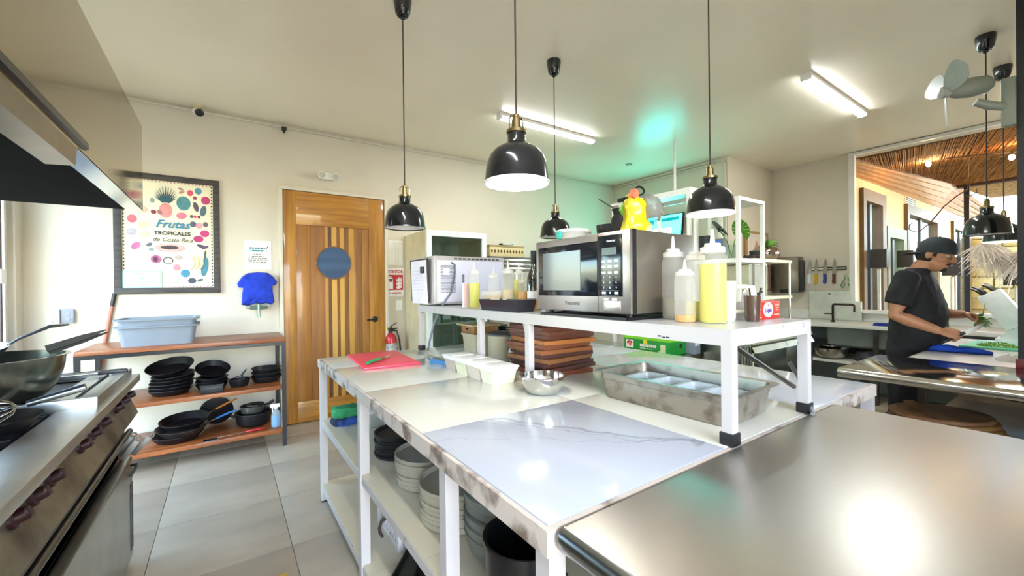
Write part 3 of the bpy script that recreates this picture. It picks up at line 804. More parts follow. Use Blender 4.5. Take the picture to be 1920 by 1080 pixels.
G().prism([(-.012, -.005), (.012, -.005), (0, .032)], -.0034, -.003, 'y').obj('seal_print', cmat('8fae9a'), ct)
for k, (z, wd) in enumerate(((.048, .15), (-.012, .19), (-.024, .16), (-.045, .06))):
    G().box(-wd / 2, wd / 2, -.0034, -.003, z - .002, z + .002).obj('text_line', cmat('8b93b8'), ct)

nt_ = thing('notice_sheet', 'laminated white notice sheet taped above the blue cloth', 'notice', (.255, YW - .001, 1.668))
G().box(-.108, .108, -.002, 0, -.136, .136).obj('sheet', mat('laminated_paper', 'e9e4d2', .25), nt_)
G().box(-.075, .05, -.0026, -.002, .03, .052).obj('title_highlight', cmat('9cc9c9'), nt_)
def word_lines(parent, rows, y, m, name='printed_line'):
    """rows of word-shaped print too small to read: (z, half width, height)"""
    rnd = random.Random(3)
    for z, hw_, hh_ in rows:
        g = G(); x = -hw_
        while x < hw_ - .004:
            L = min(rnd.uniform(.014, .034), hw_ - x)
            g.box(x, x + L - .004, y - .0005, y, z - hh_ * .5, z + hh_ * .5)
            x += L
        g.obj(name, m, parent)
word_lines(nt_, [(.066, .07, .015)], -.0022, cmat('1c6f7c'), 'title_line')
word_lines(nt_, [(.042, .045, .012)], -.0028, cmat('2a7f90'), 'title_line')
G().prism([(.066, .05), (.070, .05), (.084, .085), (.076, .085)], -.0027, -.002, 'y').box(.062, .069, -.0027, -.002, .034, .042).obj('exclamation_mark', cmat('5a2f42'), nt_)
word_lines(nt_, [(.006, .036, .007), (-.012, .05, .006), (-.030, .078, .006), (-.048, .086, .006), (-.066, .072, .006)], -.0022, ink_m)
# blue cloth over the wall dispenser
bd = thing('wall_dispenser', 'clear wall dispenser with green lever below the blue cloth', 'dispenser', (.25, YW, 1.10))
G().box(-.10, .10, -.085, -.002, .06, .30, bev=.015).obj('dispenser_body', milky('dispenser_plastic', 'd9d9d6', .3), bd)
G().tube([(0, -.09, .12), (0, -.115, .06), (.004, -.12, -.02)], [.012, .010, .012], 10).obj('lever', mat('pale_green_lever', '8fae8c', .3, .5), bd)
G().box(-.07, .07, -.10, -.03, .055, .085, bev=.01).obj('nozzle_block', mat('dark_green_plastic', '3f5a50', .4), bd)
cl_ = thing('blue_cloth', 'royal blue cloth shaped like a small shirt draped over the wall dispenser', 'cloth', (.25, YW - .005, 1.20))
prof = [(-.135, .0), (-.128, .10), (-.115, .18), (-.155, .16), (-.165, .195), (-.125, .26), (-.085, .292), (0, .302), (.075, .296), (.115, .268), (.155, .21), (.14, .182), (.112, .19), (.118, .10), (.13, .02), (.10, -.005), (.06, .012), (.02, .0), (-.03, .012), (-.08, -.012)]
def cloth_ring(s, y, dz=0):
    return [(x * s, y + .012 * math.sin(x * 60), .145 + (z - .145) * s + dz) for x, z in prof]
G().loft([cloth_ring(.98, -.01), cloth_ring(1.0, -.06), cloth_ring(1.0, -.095), cloth_ring(.93, -.118), cloth_ring(.6, -.128)]).obj('cloth_body', blue_m, cl_)
for k, (x, lab) in enumerate(((-1.088, 'grey blank square wall box left of the outlet'), (-1.015, 'grey wall outlet with round sockets beside a blank box'))):
    o = thing('wall_outlet', lab, 'outlet', (x, YW, 1.148))
    G().box(-.036, .036, -.05 + .015 * k, -.001, -.056, .056, bev=.004).obj('cover', greypl_m if k else mat('pale_grey_plastic', 'c6c3c8', .4), o)
    if k:
        for z in (-.022, .022):
            G().lathe([(.013, 0), (.013, .003), (0, .003)], 14, M=Matrix.Translation((.004, -.035, z)) @ Matrix.Rotation(R(90), 4, 'X')).obj('socket', mat('socket_grey', '8b8890', .4), o)
    else:
        for z in (-.04, .04):
            G().lathe([(.004, 0), (.004, .002), (0, .002)], 10, M=Matrix.Translation((0, -.05, z)) @ Matrix.Rotation(R(90), 4, 'X')).obj('screw', dsteel_m, o)
em = thing('emergency_light', 'white twin lamp emergency light on the wall above the door', 'emergency light', (.875, YW, 2.50))
G().box(-.075, .065, -.06, -.001, -.035, .035, bev=.012).obj('housing', whitepl_m, em)
for x in (-.06, .07):
    Mx = Matrix.Translation((x, -.065, .0)) @ Matrix.Rotation(R(100), 4, 'X')
    G().lathe([(.028, -.02), (.038, .0), (.038, .03), (0, .03)], 20, M=Mx).obj('lamp_head', whitepl_m, em)
    G().lathe([(.032, .0305), (.032, .033), (0, .034)], 20, M=Mx).obj('lens', mat('lamp_lens', 'b9bcb4', .15), em)
sc1 = thing('security_camera', 'white security camera with black lens under the ceiling', 'camera', (-.19, YW - .06, CZ))
G().lathe([(.04, 0), (.04, -.015), (.018, -.02), (.018, -.05), (0, -.05)], 18).obj('mount', mat('cream_plastic', 'd9c9a0', .4), sc1)
Mc = Matrix.Translation((.0, -.01, -.06)) @ Matrix.Rotation(R(115), 4, 'X') @ Matrix.Rotation(R(20), 4, 'Y')
G().lathe([(.030, -.03), (.032, .04), (0, .04)], 18, M=Mc).obj('camera_body', whitepl_m, sc1)
G().lathe([(.0325, .035), (.0325, .052), (.02, .056), (0, .056)], 18, M=Mc).obj('lens_face', black_m, sc1)
sc2 = thing('ceiling_sensor', 'tiny black sensor hanging from the conduit above the door', 'sensor', (.485, YW - .01, 2.925))
G().box(-.022, .022, -.05, 0, -.028, .0, bev=.006).obj('sensor_body', black_m, sc2)
G().box(-.008, .008, -.03, -.01, -.055, -.028, bev=.003).obj('sensor_stem', black_m, sc2)
# fire extinguisher and its sign
sg = thing('extinguisher_sign', 'white and red fire extinguisher sign right of the wooden door', 'sign', (1.578, YW - .001, 1.408))
G().box(-.105, .105, -.003, 0, -.16, .16).obj('sign_plate', mat('sign_white', 'eeeaea', .3), sg)
G().box(-.098, .098, -.0036, -.003, -.092, .082).obj('red_field', redsign_m, sg)
text('EXTINTOR', .046, redsign_m, sg, (0, -.0042, .115), FACE_Y, bold=.0016, sx=.86)
text('Fire extinguisher', .026, redsign_m, sg, (0, -.0042, -.125), FACE_Y, bold=.0008, sx=.9)
G().box(-.072, -.018, -.0042, -.0036, -.08, .035, bev=.0002).prism(blob(-.045, .035, .027, .02, ''), -.0042, -.0036, 'y').box(-.053, -.037, -.0042, -.0036, .05, .068).prism([(-.075, .045), (-.04, .062), (-.035, .072), (-.085, .05)], -.0042, -.0036, 'y').obj('cylinder_symbol', mat('sign_white'), sg)
G().box(-.060, -.030, -.0046, -.0042, .0, .018).obj('symbol_label', redsign_m, sg)
for k in range(3):
    z = -.075 + .04 * k
    G().prism([(.02, z), (.05, z - .004), (.085, z + .012), (.075, z + .05), (.065, z + .022), (.05, z + .055), (.04, z + .02), (.025, z + .035)], -.0042, -.0036, 'y').obj('flame_symbol', mat('sign_white'), sg)
ex = thing('fire_extinguisher', 'red fire extinguisher hanging on the wall behind the red cutting board', 'fire extinguisher', (1.535, YW - .09, .50), rot=(0, R(-7), 0))
exm = mat('red_enamel', 'bb1f2b', .25, coat=.4)
G().lathe([(0, 0), (.055, 0), (.062, .015), (.062, .27), (.052, .31), (.028, .335), (.02, .35), (0, .35)], 28).obj('cylinder', exm, ex)
G().lathe([(.063, .08), (.0635, .08), (.0635, .235), (.063, .235)], 28, cap=False).obj('paper_label', mat('label_paper', 'cfc9c6', .5, hex2='8f8a88', scale=30), ex)
G().lathe([(.018, .345), (.018, .38), (.024, .382), (.024, .40), (0, .40)], 16).box(.0, .08, -.01, .01, .375, .388).tube([(0, 0, .395), (.03, 0, .42), (.09, 0, .445)], [.008, .008, .006], 8, flat=.6).obj('valve_handle', blackpl_m, ex)
G().tube([(.02, -.02, .37), (.06, -.05, .36), (.075, -.05, .25), (.07, -.05, .10)], .010, 8).obj('hose', black_m, ex)
G().lathe([(.012, 0), (.012, .03), (0, .03)], 10, c=(-.03, 0, .385)).obj('gauge', mat('yellow_tag', 'd9c23a', .4), ex)
vt = thing('wall_vent', 'white louvered wall vent above the extinguisher sign', 'vent', (1.58, YW - .001, 1.74))
G().box(-.095, .095, -.006, 0, -.14, .14, bev=.003).obj('vent_frame', white_m, vt)
for k in range(9):
    G().box(-.08 + .018 * k, -.08 + .018 * k + .012, -.012, -.006, -.125, .125).obj('slat', white_m, vt)
sw = thing('light_switch', 'white light switch plate between extinguisher and its sign', 'switch', (1.625, YW - .001, 1.14))
G().box(-.04, .04, -.006, 0, -.055, .055, bev=.003).obj('plate', whitepl_m, sw)
G().box(-.012, .012, -.010, -.006, -.022, .022, bev=.002).obj('rocker', white_m, sw)
# ------------------------------------------------------------------ island table
IX0, IX1, IY0, IY1, IZ = .483, 2.311, .590, 2.84, .90
ix, iy = (IX0 + IX1) / 2, (IY0 + IY1) / 2
isl = thing('island_table', 'white steel island table with tiled top and two tiled shelves', 'table', (ix, iy, 0))
cream_t = mat('cream_glazed_tile', 'c2c0b3', .14, var=.02, scale=2)
white_t = mat('bluish_white_glazed_tile', 'b6bac2', .10, var=.015, scale=2)
marb_t = marble('veined_marble_tile', 'acb0ba', '68727d')
gx = [IX0, 1.098, 1.70, IX1]
gy = [IY0, 1.185, 1.80, 2.42, IY1]
for i in range(3):
    for j in range(4):
        m = marb_t if (i == 0 and j == 0) else (white_t if i == 2 else cream_t)
        G().box(gx[i] - ix + .001, gx[i + 1] - ix - .001, gy[j] - iy + .001, gy[j + 1] - iy - .001, IZ - .012, IZ, bev=.0015).obj('top_tile', m, isl)
G().box(IX0 - ix + .012, IX1 - ix - .012, IY0 - iy + .012, IY1 - iy - .012, IZ - .03, IZ - .012).obj('top_board', grout_m, isl)
g = G()
for a, b, c, d in ((IX0, IX1, IY0 - .012, IY0), (IX0, IX1, IY1, IY1 + .006), (IX0 - .012, IX0, IY0 - .012, IY1 + .006), (IX1, IX1 + .012, IY0 - .012, IY1 + .006)):
    g.box(a - ix, b - ix, c - iy, d - iy, IZ - .052, IZ - .003)
g.obj('top_rim', rust_m, isl)
lg = G().box(-.02, .02, -.02, .02, .012, IZ - .05).mesh('leg', chip_m)
lf = G().box(-.021, .021, -.021, .021, 0, .012).mesh('leg_foot', black_m)
for x in (IX0 + .015, IX1 - .015):
    for y in (IY0 + .012, 1.035, 1.90, IY1 - .015):
        o = inst('leg', lg, isl, (x - ix, y - iy, 0)); inst('leg_foot', lf, o)
for z in (.115, .516):
    g = G()
    for a, b, c, d in ((IX0 + .0, IX0 + .03, IY0 + .03, IY1 - .03), (IX1 - .03, IX1, IY0 + .03, IY1 - .03), (IX0 + .03, IX1 - .03, IY0, IY0 + .03), (IX0 + .03, IX1 - .03, IY1 - .03, IY1)):
        g.box(a - ix, b - ix, c - iy, d - iy, z - .04, z - .008)
    g.obj('shelf_rail', chip_m, isl)
    for i in range(3):
        for j in range(4):
            G().box(gx[i] - ix + .001 + (.002 if i == 0 else 0), gx[i + 1] - ix - .001, gy[j] - iy + .001, gy[j + 1] - iy - .001, z - .008, z).obj('shelf_tile', mat('beige_shelf_tile', 'c9bfa6', .3, var=.04, scale=2), isl)
ZS1, ZS2 = .516, .115

# ------------------------------------------------------------------ rack on the island
RX0, RX1, RY0, RY1 = 1.12, 1.64, .580, 2.80
def rz(x): return 1.2165
rk = thing('rack_shelf', 'chipped white steel rack standing on the island table', 'rack', (RX0, RY0, IZ))
tl_ = 0
g = G().prism([(0, rz(RX0) - IZ - .004), (RX1 - RX0, rz(RX1) - IZ - .004), (RX1 - RX0, rz(RX1) - IZ), (0, rz(RX0) - IZ)], 0, RY1 - RY0, 'y')
g.obj('top_sheet', mat('worn_white_top', 'b2b0b0', .28, hex2='b9b2a8', scale=6, lo=.6, hi=.8), rk)
W, L = RX1 - RX0, RY1 - RY0
def zt(x): return rz(x + RX0) - IZ - .004
G().box(0, .03, 0, L, zt(0) - .042, zt(0)).obj('side_rail', chip_m, rk)
G().box(W - .03, W, 0, L, zt(W) - .042, zt(W) - .001).obj('side_rail', chip_m, rk)
G().prism([(.03, zt(.03) - .042), (W - .03, zt(W - .03) - .042), (W - .03, zt(W - .03)), (.03, zt(.03))], 0, .03, 'y').obj('end_rail', chip_m, rk)
G().prism([(.03, zt(.03) - .042), (W - .03, zt(W - .03) - .042), (W - .03, zt(W - .03)), (.03, zt(.03))], L - .03, L, 'y').obj('end_rail', chip_m, rk)
for x, s in ((0, 0), (W - .03, 1)):
    for y in ((0, .91, 1.345, 2.175) if s == 0 else (0, 1.345, 2.175)):
        o = G().box(x, x + .03, y, y + .03, .03, zt(x + .015) - .042).obj('leg', chip_m, rk)
        if y in (0, 2.175):
            G().box(x - .005, x + .035, y - .005, y + .035, 0, .034, bev=.003).obj('rubber_foot', blackpl_m, o)
        else:
            G().box(x, x + .03, y, y + .03, 0, .03).obj('leg_base', chip_m, o)
for k, (y, hh) in enumerate(((1.345, .05), (.91, .05))):
    G().prism([(y + .03, zt(0) - .042), (y + .06, zt(0) - .042), (y + .03, zt(0) - .12)], .01, .014, 'x').obj('gusset', chip_m, rk)
G().tube([(.075, .04, zt(.14) - .045), (W - .035, .04, .085)], .008, 8).obj('brace_bar', dsteel_m, rk)
g = G()
for k, (y, z, ww) in enumerate(((.22, .278, .012), (.205, .275, .01), (.19, .276, .012))):
    g.box(-.0008, .0, y, y + ww, z, z + .004)
g.obj('paint_scratch', ink_m, rk)
cable = thing('grey_cable', 'grey cable looping past the front leg of the rack onto the steel table', 'cable', (1.62, .60, IZ))
G().tube([(.028, .05, .16), (.036, .03, .12), (.038, .01, .08), (.028, -.008, .04), (.005, -.022, .018), (-.03, -.042, .009)], .007, 8).obj('cable_run', mat('grey_rubber', '6d7072', .5), cable)

# ------------------------------------------------------------------ microwave with the steel front
mx, my0, my1, mz0, mz1 = 1.163, .952, 1.485, 1.2375, 1.538
mh = mz1 - mz0
mw = thing('microwave_oven', 'large stainless steel microwave oven with dark keypad on the rack', 'microwave', (mx, (my0 + my1) / 2, mz0))
mwid = (my1 - my0) / 2
msm = mat('microwave_steel', 'bdb5b4', .26, .9, var=.05)
G().box(.03, .38, -mwid, mwid, 0, mh, bev=.004).obj('casing', mat('microwave_side_steel', '9c958e', .32, .9, var=.05), mw)
G().box(.012, .032, -mwid - .001, mwid + .001, -.002, mh + .002).obj('black_bezel', blackpl_m, mw)
G().box(0, .014, -mwid, mwid, 0, mh, bev=.004).obj('front_frame', msm, mw)
# door window (left part seen from the front = larger y)
dw = G().box(-.003, .0, -mwid + .155, mwid - .02, .062, mh - .028, bev=.001).obj('door_glass', mat('mw_dark_glass', '10141c', .08, coat=.6), mw)
G().box(-.0045, -.003, -mwid + .245, mwid - .055, .085, mh - .055).obj('mesh_window', mat('mw_mesh_window', '3c3c44', .15, coat=.5), dw)
G().box(-.003, .0, -mwid + .035, -mwid + .152, .062, mh - .012, bev=.001).obj('keypad', mat('mw_keypad', '0d1218', .12, coat=.4), mw)
keyw = mat('keypad_print', 'd5dde2', .5)
text('Inverter', .013, keyw, mw, (-.0035, -mwid + .085, mh - .034), FACE_X)
G().box(-.0036, -.003, -mwid + .06, -mwid + .13, mh - .085, mh - .058).obj('display', mat('mw_display', '2a3432', .2), mw)
for r_ in range(3):
    for c in range(3):
        text(str(r_ * 3 + c + 1), .011, keyw, mw, (-.0035, -mwid + .122 - .03 * c, mh - .168 - .019 * r_), FACE_X)
text('0', .011, keyw, mw, (-.0035, -mwid + .092, mh - .225), FACE_X)
for r_, z in enumerate((mh - .108, mh - .128, mh - .15, mh - .225)):
    for c in range(3):
        if r_ == 3 and c == 1: continue
        G().box(-.0036, -.003, -mwid + .113 - .03 * c, -mwid + .131 - .03 * c, z - .004, z + .004).obj('key_legend', keyw, mw)
for z in (mh - .098, mh - .118, mh - .139, mh - .159, mh - .178, mh - .197, mh - .216, mh - .235):
    G().box(-.0034, -.003, -mwid + .05, -mwid + .135, z - .0006, z + .0006).obj('key_rule', mat('keypad_rule', '5a6670', .5), mw)
for c in range(2):
    G().box(-.0036, -.003, -mwid + .10 - .04 * c, -mwid + .122 - .04 * c, mh - .253, mh - .245).obj('key_legend', keyw, mw)
text('Panasonic', .022, mat('brand_grey', '6d6668', .5), mw, (-.0008, .03, .032), FACE_X, bold=.0004)
G().box(-.002, .0, -mwid + .045, -mwid + .125, .01, .046, bev=.002).obj('door_button', msm, mw)
G().box(-.001, .0, -mwid + .1525, -mwid + .1545, .0, .062).box(-.001, 0, -mwid + .1525, -mwid + .1545, mh - .028, mh).obj('door_gap', black_m, mw)
for k in range(3):
    G().box(.20, .30, -mwid - .002, -mwid, .045 + .016 * k, .053 + .016 * k).obj('side_vent', mat('vent_steel', '8f8a84', .4, .8), mw)
for x in (.05, .33):
    for y in (-.22, .22):
        G().lathe([(.012, 0), (.012, -.014), (0, -.014)], 12, c=(x, y, 0)).obj('foot', blackpl_m, mw)
tr = thing('baking_sheet', 'thin dark baking sheet lying under the steel microwave', 'tray', (1.30, 1.20, rz(1.43) + .0045), rot=(0, -tl_, 0))
G().box(-.16, .17, -.25, .22, -.004, 0).box(-.165, -.158, -.25, .22, -.004, .006).box(.168, .175, -.25, .22, -.004, .006).box(-.16, .17, -.255, -.248, -.004, .006).box(-.16, .17, .218, .225, -.004, .006).obj('sheet', iron_m, tr)

# things on the microwave
pc = thing('plastic_container', 'low clear plastic container on the steel microwave', 'container', (1.30, 1.385, mz1))
G().lathe([(0, 0), (.07, 0), (.078, .045), (.076, .045), (.068, .003), (0, .003)], 28).obj('tub', milky('clear_food_plastic', 'e8e8e2', .45), pc)
G().lathe([(.081, .040), (.081, .052), (.07, .055), (0, .055)], 28).obj('lid', whitepl_m, pc)
G().box(-.09, -.078, -.012, .012, .01, .045, bev=.003).obj('clip', mat('teal_clip', '2fb8a8', .4), pc)
bb = thing('black_bowl', 'small black bowl behind the white container on the microwave', 'bowl', (1.45, 1.30, mz1))
G().lathe(bowl_mesh(.062, .075, .003, .55, .001), 28).obj('bowl_body', blackpl_m, bb)
mt_ = thing('mate_cup', 'matte black mate cup with metal straw on the microwave', 'cup', (1.375, 1.165, mz1))
G().lathe([(0, 0), (.036, 0), (.044, .01), (.048, .05), (.045, .085), (.036, .10), (.04, .115), (.044, .122), (0, .122)], 28).obj('cup_body', mat('matte_black', '17181a', .6), mt_)
G().lathe([(.040, .1225), (.044, .1225), (.040, .134), (.034, .134), (.034, .125)], 28).obj('steel_rim', polish_m, mt_)
G().tube([(-.01, .02, .12), (-.05, .085, .175)], .003, 8).obj('straw', dsteel_m, mt_)
yb = thing('yellow_bag', 'crumpled yellow and clear plastic bag of food on the microwave', 'bag', (1.285, 1.025, mz1))
def crumple(rings, seed=1, amp=.006):
    rnd = random.Random(seed); out = []
    for r in rings:
        out.append([(x + rnd.uniform(-amp, amp), y + rnd.uniform(-amp, amp), z + rnd.uniform(-amp, amp) * (0 if z < .002 else 1)) for x, y, z in r])
    return out
def ell(rx, ry, z, n=16, cx=0, cy=0): return [(cx + rx * math.cos(2 * PI * i / n), cy + ry * math.sin(2 * PI * i / n), z) for i in range(n)]
G().loft(crumple([ell(.058, .052, 0), ell(.062, .05, .025), ell(.046, .04, .05), ell(.045, .04, .08), ell(.048, .042, .105), ell(.038, .034, .125), ell(.014, .014, .132)], 5, .008)).obj('yellow_wrap', mat('yellow_film', 'c9b810', .3, hex2='c8cf6a', scale=14, lo=.55, hi=.7, coat=.4), yb, ang=75)
G().loft(crumple([ell(.03, .025, .05, cx=.055, cy=-.03), ell(.042, .036, .075, cx=.06, cy=-.03), ell(.045, .04, .105, cx=.06, cy=-.03), ell(.035, .03, .13, cx=.05, cy=-.03), ell(.01, .01, .145, cx=.04, cy=-.02)], 8)).obj('clear_wrap', milky('grey_clear_film', '9f9c96', .35, .2), yb, ang=75)
G().prism([(-.04, .135), (-.02, .165), (0, .15), (-.015, .12)], -.02, .005, 'y').obj('orange_print', mat('orange_print', 'e2785a', .4), yb)
G().prism([(-.05, .09), (-.02, .125), (-.01, .10), (-.03, .07)], .028, .040, 'y').obj('green_print', mat('green_print', '7fb04a', .4), yb)

# ------------------------------------------------------------------ second microwave, back turned to us
w2 = thing('white_microwave', 'white microwave with its vented back turned to the viewer', 'microwave', (1.14, 2.56, rz(1.2) + .012))
m2h = .325; m2w = .56
lil = mat('pale_lilac_enamel', 'dcdcee', .35, var=.02)
G().box(0, m2w, 0, .36, 0, m2h, bev=.006).obj('casing', mat('greyish_casing', 'b9b4b4', .35, .3), w2)
bk = G().box(.02, m2w - .015, -.006, 0, .012, m2h - .03, bev=.002).obj('back_panel', lil, w2)
g = G()
for r_ in range(20):
    for c in range(12):
        x, z = .045 + .0095 * c + (.0045 if r_ % 2 else 0), .075 + .0095 * r_
        if .06 < x < .11 and .195 < z < .245: continue
        g.box(x, x + .0055, -.0075, -.006, z, z + .0055)
g.obj('vent_grille', mat('dark_grille', '43424c', .5), bk)
g = G()
for c in range(11):
    g.box(.15 + .034 * c, .15 + .034 * c + .024, -.0015, 0, m2h - .022, m2h - .012)
g.obj('top_vents', mat('dark_grille'), w2)
G().box(.21, .225, -.0075, -.006, .14, .20).obj('rating_label', mat('label_grey', '77757f', .5), bk)
for x in (.04, m2w - .04):
    for y in (.04, .32):
        G().lathe([(.012, 0), (.012, -.012), (0, -.012)], 10, c=(x, y, 0)).obj('foot', blackpl_m, w2)
G().tube([(.125, -.01, m2h - .045), (.14, -.03, m2h - .06), (.135, -.04, m2h - .12), (.10, -.05, m2h - .25), (.04, -.055, .0), (-.02, -.04, -.12), (-.045, -.02, -.24), (-.05, .0, -.305)], .0065, 8).obj('power_cord', mat('grey_cord', '6c6e78', .5), w2)
cb = thing('clipboard', 'black clipboard with white sheets hung on the side of the white microwave', 'clipboard', (1.132, 2.74, rz(1.115) + .022), rot=(0, R(-2), 0))
G().box(-.006, -.001, -.13, .19, 0, .30).obj('board', blackpl_m, cb)
G().box(-.012, -.006, -.11, .16, -.01, .29, bev=.001).obj('paper_sheets', mat('lilac_white_paper', 'e4dde8', .6), cb)
G().box(-.028, -.012, -.085, -.045, .20, .245, bev=.004).obj('black_magnet', blackpl_m, cb)
for k in range(9):
    G().box(-.0125, -.012, -.03, .13, .04 + .022 * k, .043 + .022 * k).obj('printed_line', mat('pale_print', 'c3b9cc', .6), cb)

# ------------------------------------------------------------------ squeeze bottles
bpl = milky('milky_bottle_plastic', 'e6e4de', .72, .3)
def squeeze(x, y, r, h, fill, liq, label, sq=False, group='squeeze bottles on the rack', cap=None):
    t = thing('squeeze_bottle', label, 'bottle', (x, y, rz(x)), 0, group)
    n = 28
    G().lathe([(0, 0), (r * .93, 0), (r, .006), (r, h * .68), (r * .96, h * .71), (r * .86, h * .735), (r * .84, h * .74), (r * .84, h * .75), (0, h * .75)], n).obj('bottle_wall', bpl, t)
    G().lathe([(0, .002), (r * .90, .002), (r * .965, .007), (r * .965, h * .68 * fill), (0, h * .68 * fill)], n).obj('liquid', liq, t)
    c = G().lathe([(r * .9, h * .745), (r * .9, h * .80), (r * .6, h * .815), (r * .58, h * .845), (r * .2, h * .85), (r * .10, h * .99), (r * .05, h), (0, h)], n).obj('nozzle_cap', cap or milky('cap_plastic', 'f2f0ea', .15), t)
    return t
yl = mat('yellow_oil', 'ccc410', .25, var=.03)
pal = mat('pale_yellow_oil', 'd2cb2c', .25, var=.03)
amb = mat('amber_oil', 'd08f04', .25, var=.03)
gry = mat('grey_brown_sauce', '8f8a72', .3, var=.05)
tan = mat('tan_vinegar', 'cdb98a', .25)
squeeze(1.215, 2.15, .033, .27, .80, yl, 'tall squeeze bottle of bright yellow oil left of the black loaf tin')
squeeze(1.275, 2.03, .032, .24, .02, yl, 'empty milky squeeze bottle behind the crumb container')
squeeze(1.262, 1.862, .034, .262, .60, tan, 'tall squeeze bottle with tan liquid behind the black loaf tin')
squeeze(1.345, 1.875, .03, .255, .95, pal, 'squeeze bottle with pale yellow oil at the back by the black wine bottle')
squeeze(1.31, 1.795, .027, .19, .75, amb, 'small squeeze bottle of amber oil beside the black wine bottle')
squeeze(1.335, .90, .039, .30, .36, gry, 'grey squeeze bottle with brown sauce against the microwave side')
squeeze(1.25, .80, .033, .207, .16, amb, 'short white squeeze bottle with a little amber oil in front')
squeeze(1.335, .815, .034, .28, .35, pal, 'middle squeeze bottle with white cap behind the short one')
squeeze(1.29, .727, .041, .302, .92, pal, 'tallest squeeze bottle full of pale yellow oil near the rack end')
lt = thing('loaf_tin', 'black loaf tin holding bottles on the rack', 'tin', (1.185, 1.775, rz(1.245)), rz=R(3))
G().loft([[(-.05, -.165, 0), (.05, -.165, 0), (.05, .145, 0), (-.05, .145, 0)], [(-.06, -.175, .055), (.06, -.175, .055), (.06, .155, .055), (-.06, .155, .055)], [(-.063, -.178, .058), (.063, -.178, .058), (.063, .158, .058), (-.063, .158, .058)], [(-.056, -.171, .058), (.056, -.171, .058), (.056, .151, .058), (-.056, .151, .058)], [(-.047, -.162, .004), (.047, -.162, .004), (.047, .142, .004), (-.047, .142, .004)]]).obj('tin_body', mat('black_tin', '33303a', .4, .3, var=.2), lt)
cc = thing('crumb_container', 'clear square container half full of golden crumbs on the rack', 'container', (1.235, 1.965, rz(1.325)))
G().box(-.05, .05, -.06, .06, 0, .10, bev=.008).obj('tub', milky('clear_tub_plastic', 'efece4', .62), cc)
G().box(-.046, .046, -.056, .056, .06, .075, bev=.006).obj('crumbs', mat('golden_crumbs', 'c9a562', .9, var=.3, scale=60, bump=.5), cc)
G().box(-.046, .046, -.056, .056, .003, .06).obj('white_filling', mat('pale_filling', 'e0dac6', .8), cc)
fl = thing('white_folder', 'narrow white folder standing beside the yellow oil bottle', 'folder', (1.22, 2.245, rz(1.315)))
G().box(-.03, .06, -.006, .012, 0, .15, bev=.002).obj('cover', paper_m, fl)
G().box(-.028, .058, -.008, -.006, .004, .146).obj('front_sheet', mat('pink_edge_paper', 'd9b9b4', .6), fl)
wb = thing('wine_bottle', 'dark wine bottle with black and yellow label left of the microwave', 'bottle', (1.37, 1.77, rz(1.395)))
dg = mat('dark_bottle_glass', '17191a', .06, coat=.5)
G().lathe([(0, 0), (.036, 0), (.038, .006), (.038, .17), (.03, .195), (.0165, .225), (.0145, .30), (.0165, .302), (.0165, .315), (0, .315)], 28).obj('glass_body', dg, wb)
G().lathe([(.0384, .03), (.0388, .03), (.0388, .125), (.0384, .125)], 28, cap=False).obj('label', mat('black_label', '1d1a16', .5), wb)
G().prism(blob(0, .075, .028, .036, ''), -.0402, -.0375, 'y').obj('yellow_emblem', mat('yellow_emblem', 'd8b020', .5), wb)
G().lathe([(.0172, .25), (.0175, .25), (.0175, .316), (0, .317)], 20).obj('foil', blackpl_m, wb)
cb2 = thing('clear_bottle', 'clear glass bottle with amber liquid and gold label by the microwave', 'bottle', (1.315, 1.71, rz(1.36)))
G().lathe([(0, 0), (.028, 0), (.03, .006), (.03, .16), (.02, .19), (.012, .21), (.012, .24), (0, .24)], 24).obj('glass_body', pane('clear_bottle_glass', 'f2f2ea', .1), cb2)
G().lathe([(0, .004), (.027, .004), (.027, .05), (0, .05)], 24).obj('liquid', amb, cb2)
G().lathe([(.0304, .06), (.0307, .06), (.0307, .10), (.0304, .10)], 24, cap=False).obj('label', paper_m, cb2)
gd = thing('glass_dish', 'small square glass dish in front of the wine bottle', 'dish', (1.235, 1.655, rz(1.30)))
G().box(-.03, .03, -.035, .035, 0, .02, bev=.006).obj('dish', milky('green_glass', 'cfd6a8', .6, .1), gd)
G().box(-.022, .022, -.027, .027, .0195, .021).obj('filling', mat('olive_oil', 'b3a93a', .2), gd)
dv = thing('dark_thermos', 'dark blue flask standing behind the wine bottle', 'flask', (1.46, 1.73, rz(1.53)))
G().lathe([(0, 0), (.032, 0), (.034, .01), (.034, .20), (.02, .22), (.02, .25), (0, .25)], 22).obj('flask_body', mat('navy_plastic', '3a3a86', .4), dv)
G().lathe([(.021, .25), (.021, .265), (0, .265)], 18).obj('cap', blackpl_m, dv)
# right end: jug, cup, carton, steel tin
jg = thing('measuring_jug', 'cream plastic jug with handle right of the tall oil bottle', 'jug', (1.405, .765, rz(1.465)))
jm = mat('cream_jug_plastic', 'd8d4c0', .35)
G().lathe([(0, 0), (.045, 0), (.047, .01), (.05, .13), (.052, .135), (.048, .135), (.044, .012), (0, .006)], 26).obj('jug_body', jm, jg)
G().tube([(.03, -.04, .115), (.05, -.062, .115), (.056, -.07, .10), (.056, -.07, .05), (.048, -.058, .03), (.03, -.035, .03)], .008, 8).obj('handle', jm, jg)
G().tube([(.0, .01, .01), (.03, .0, .17)], .007, 8).obj('wooden_spoon', wood('spoon_wood', '7a4a28', '9a6238', axis='z'), jg)
cu = thing('brown_cup', 'brown glass cup with dark sticks between the jug and the red carton', 'cup', (1.43, .672, rz(1.495)))
G().lathe([(0, 0), (.02, 0), (.022, .008), (.025, .085), (.023, .085), (.02, .01), (0, .008)], 22).obj('cup_body', mat('brown_glass', '4a372c', .12, coat=.3), cu)
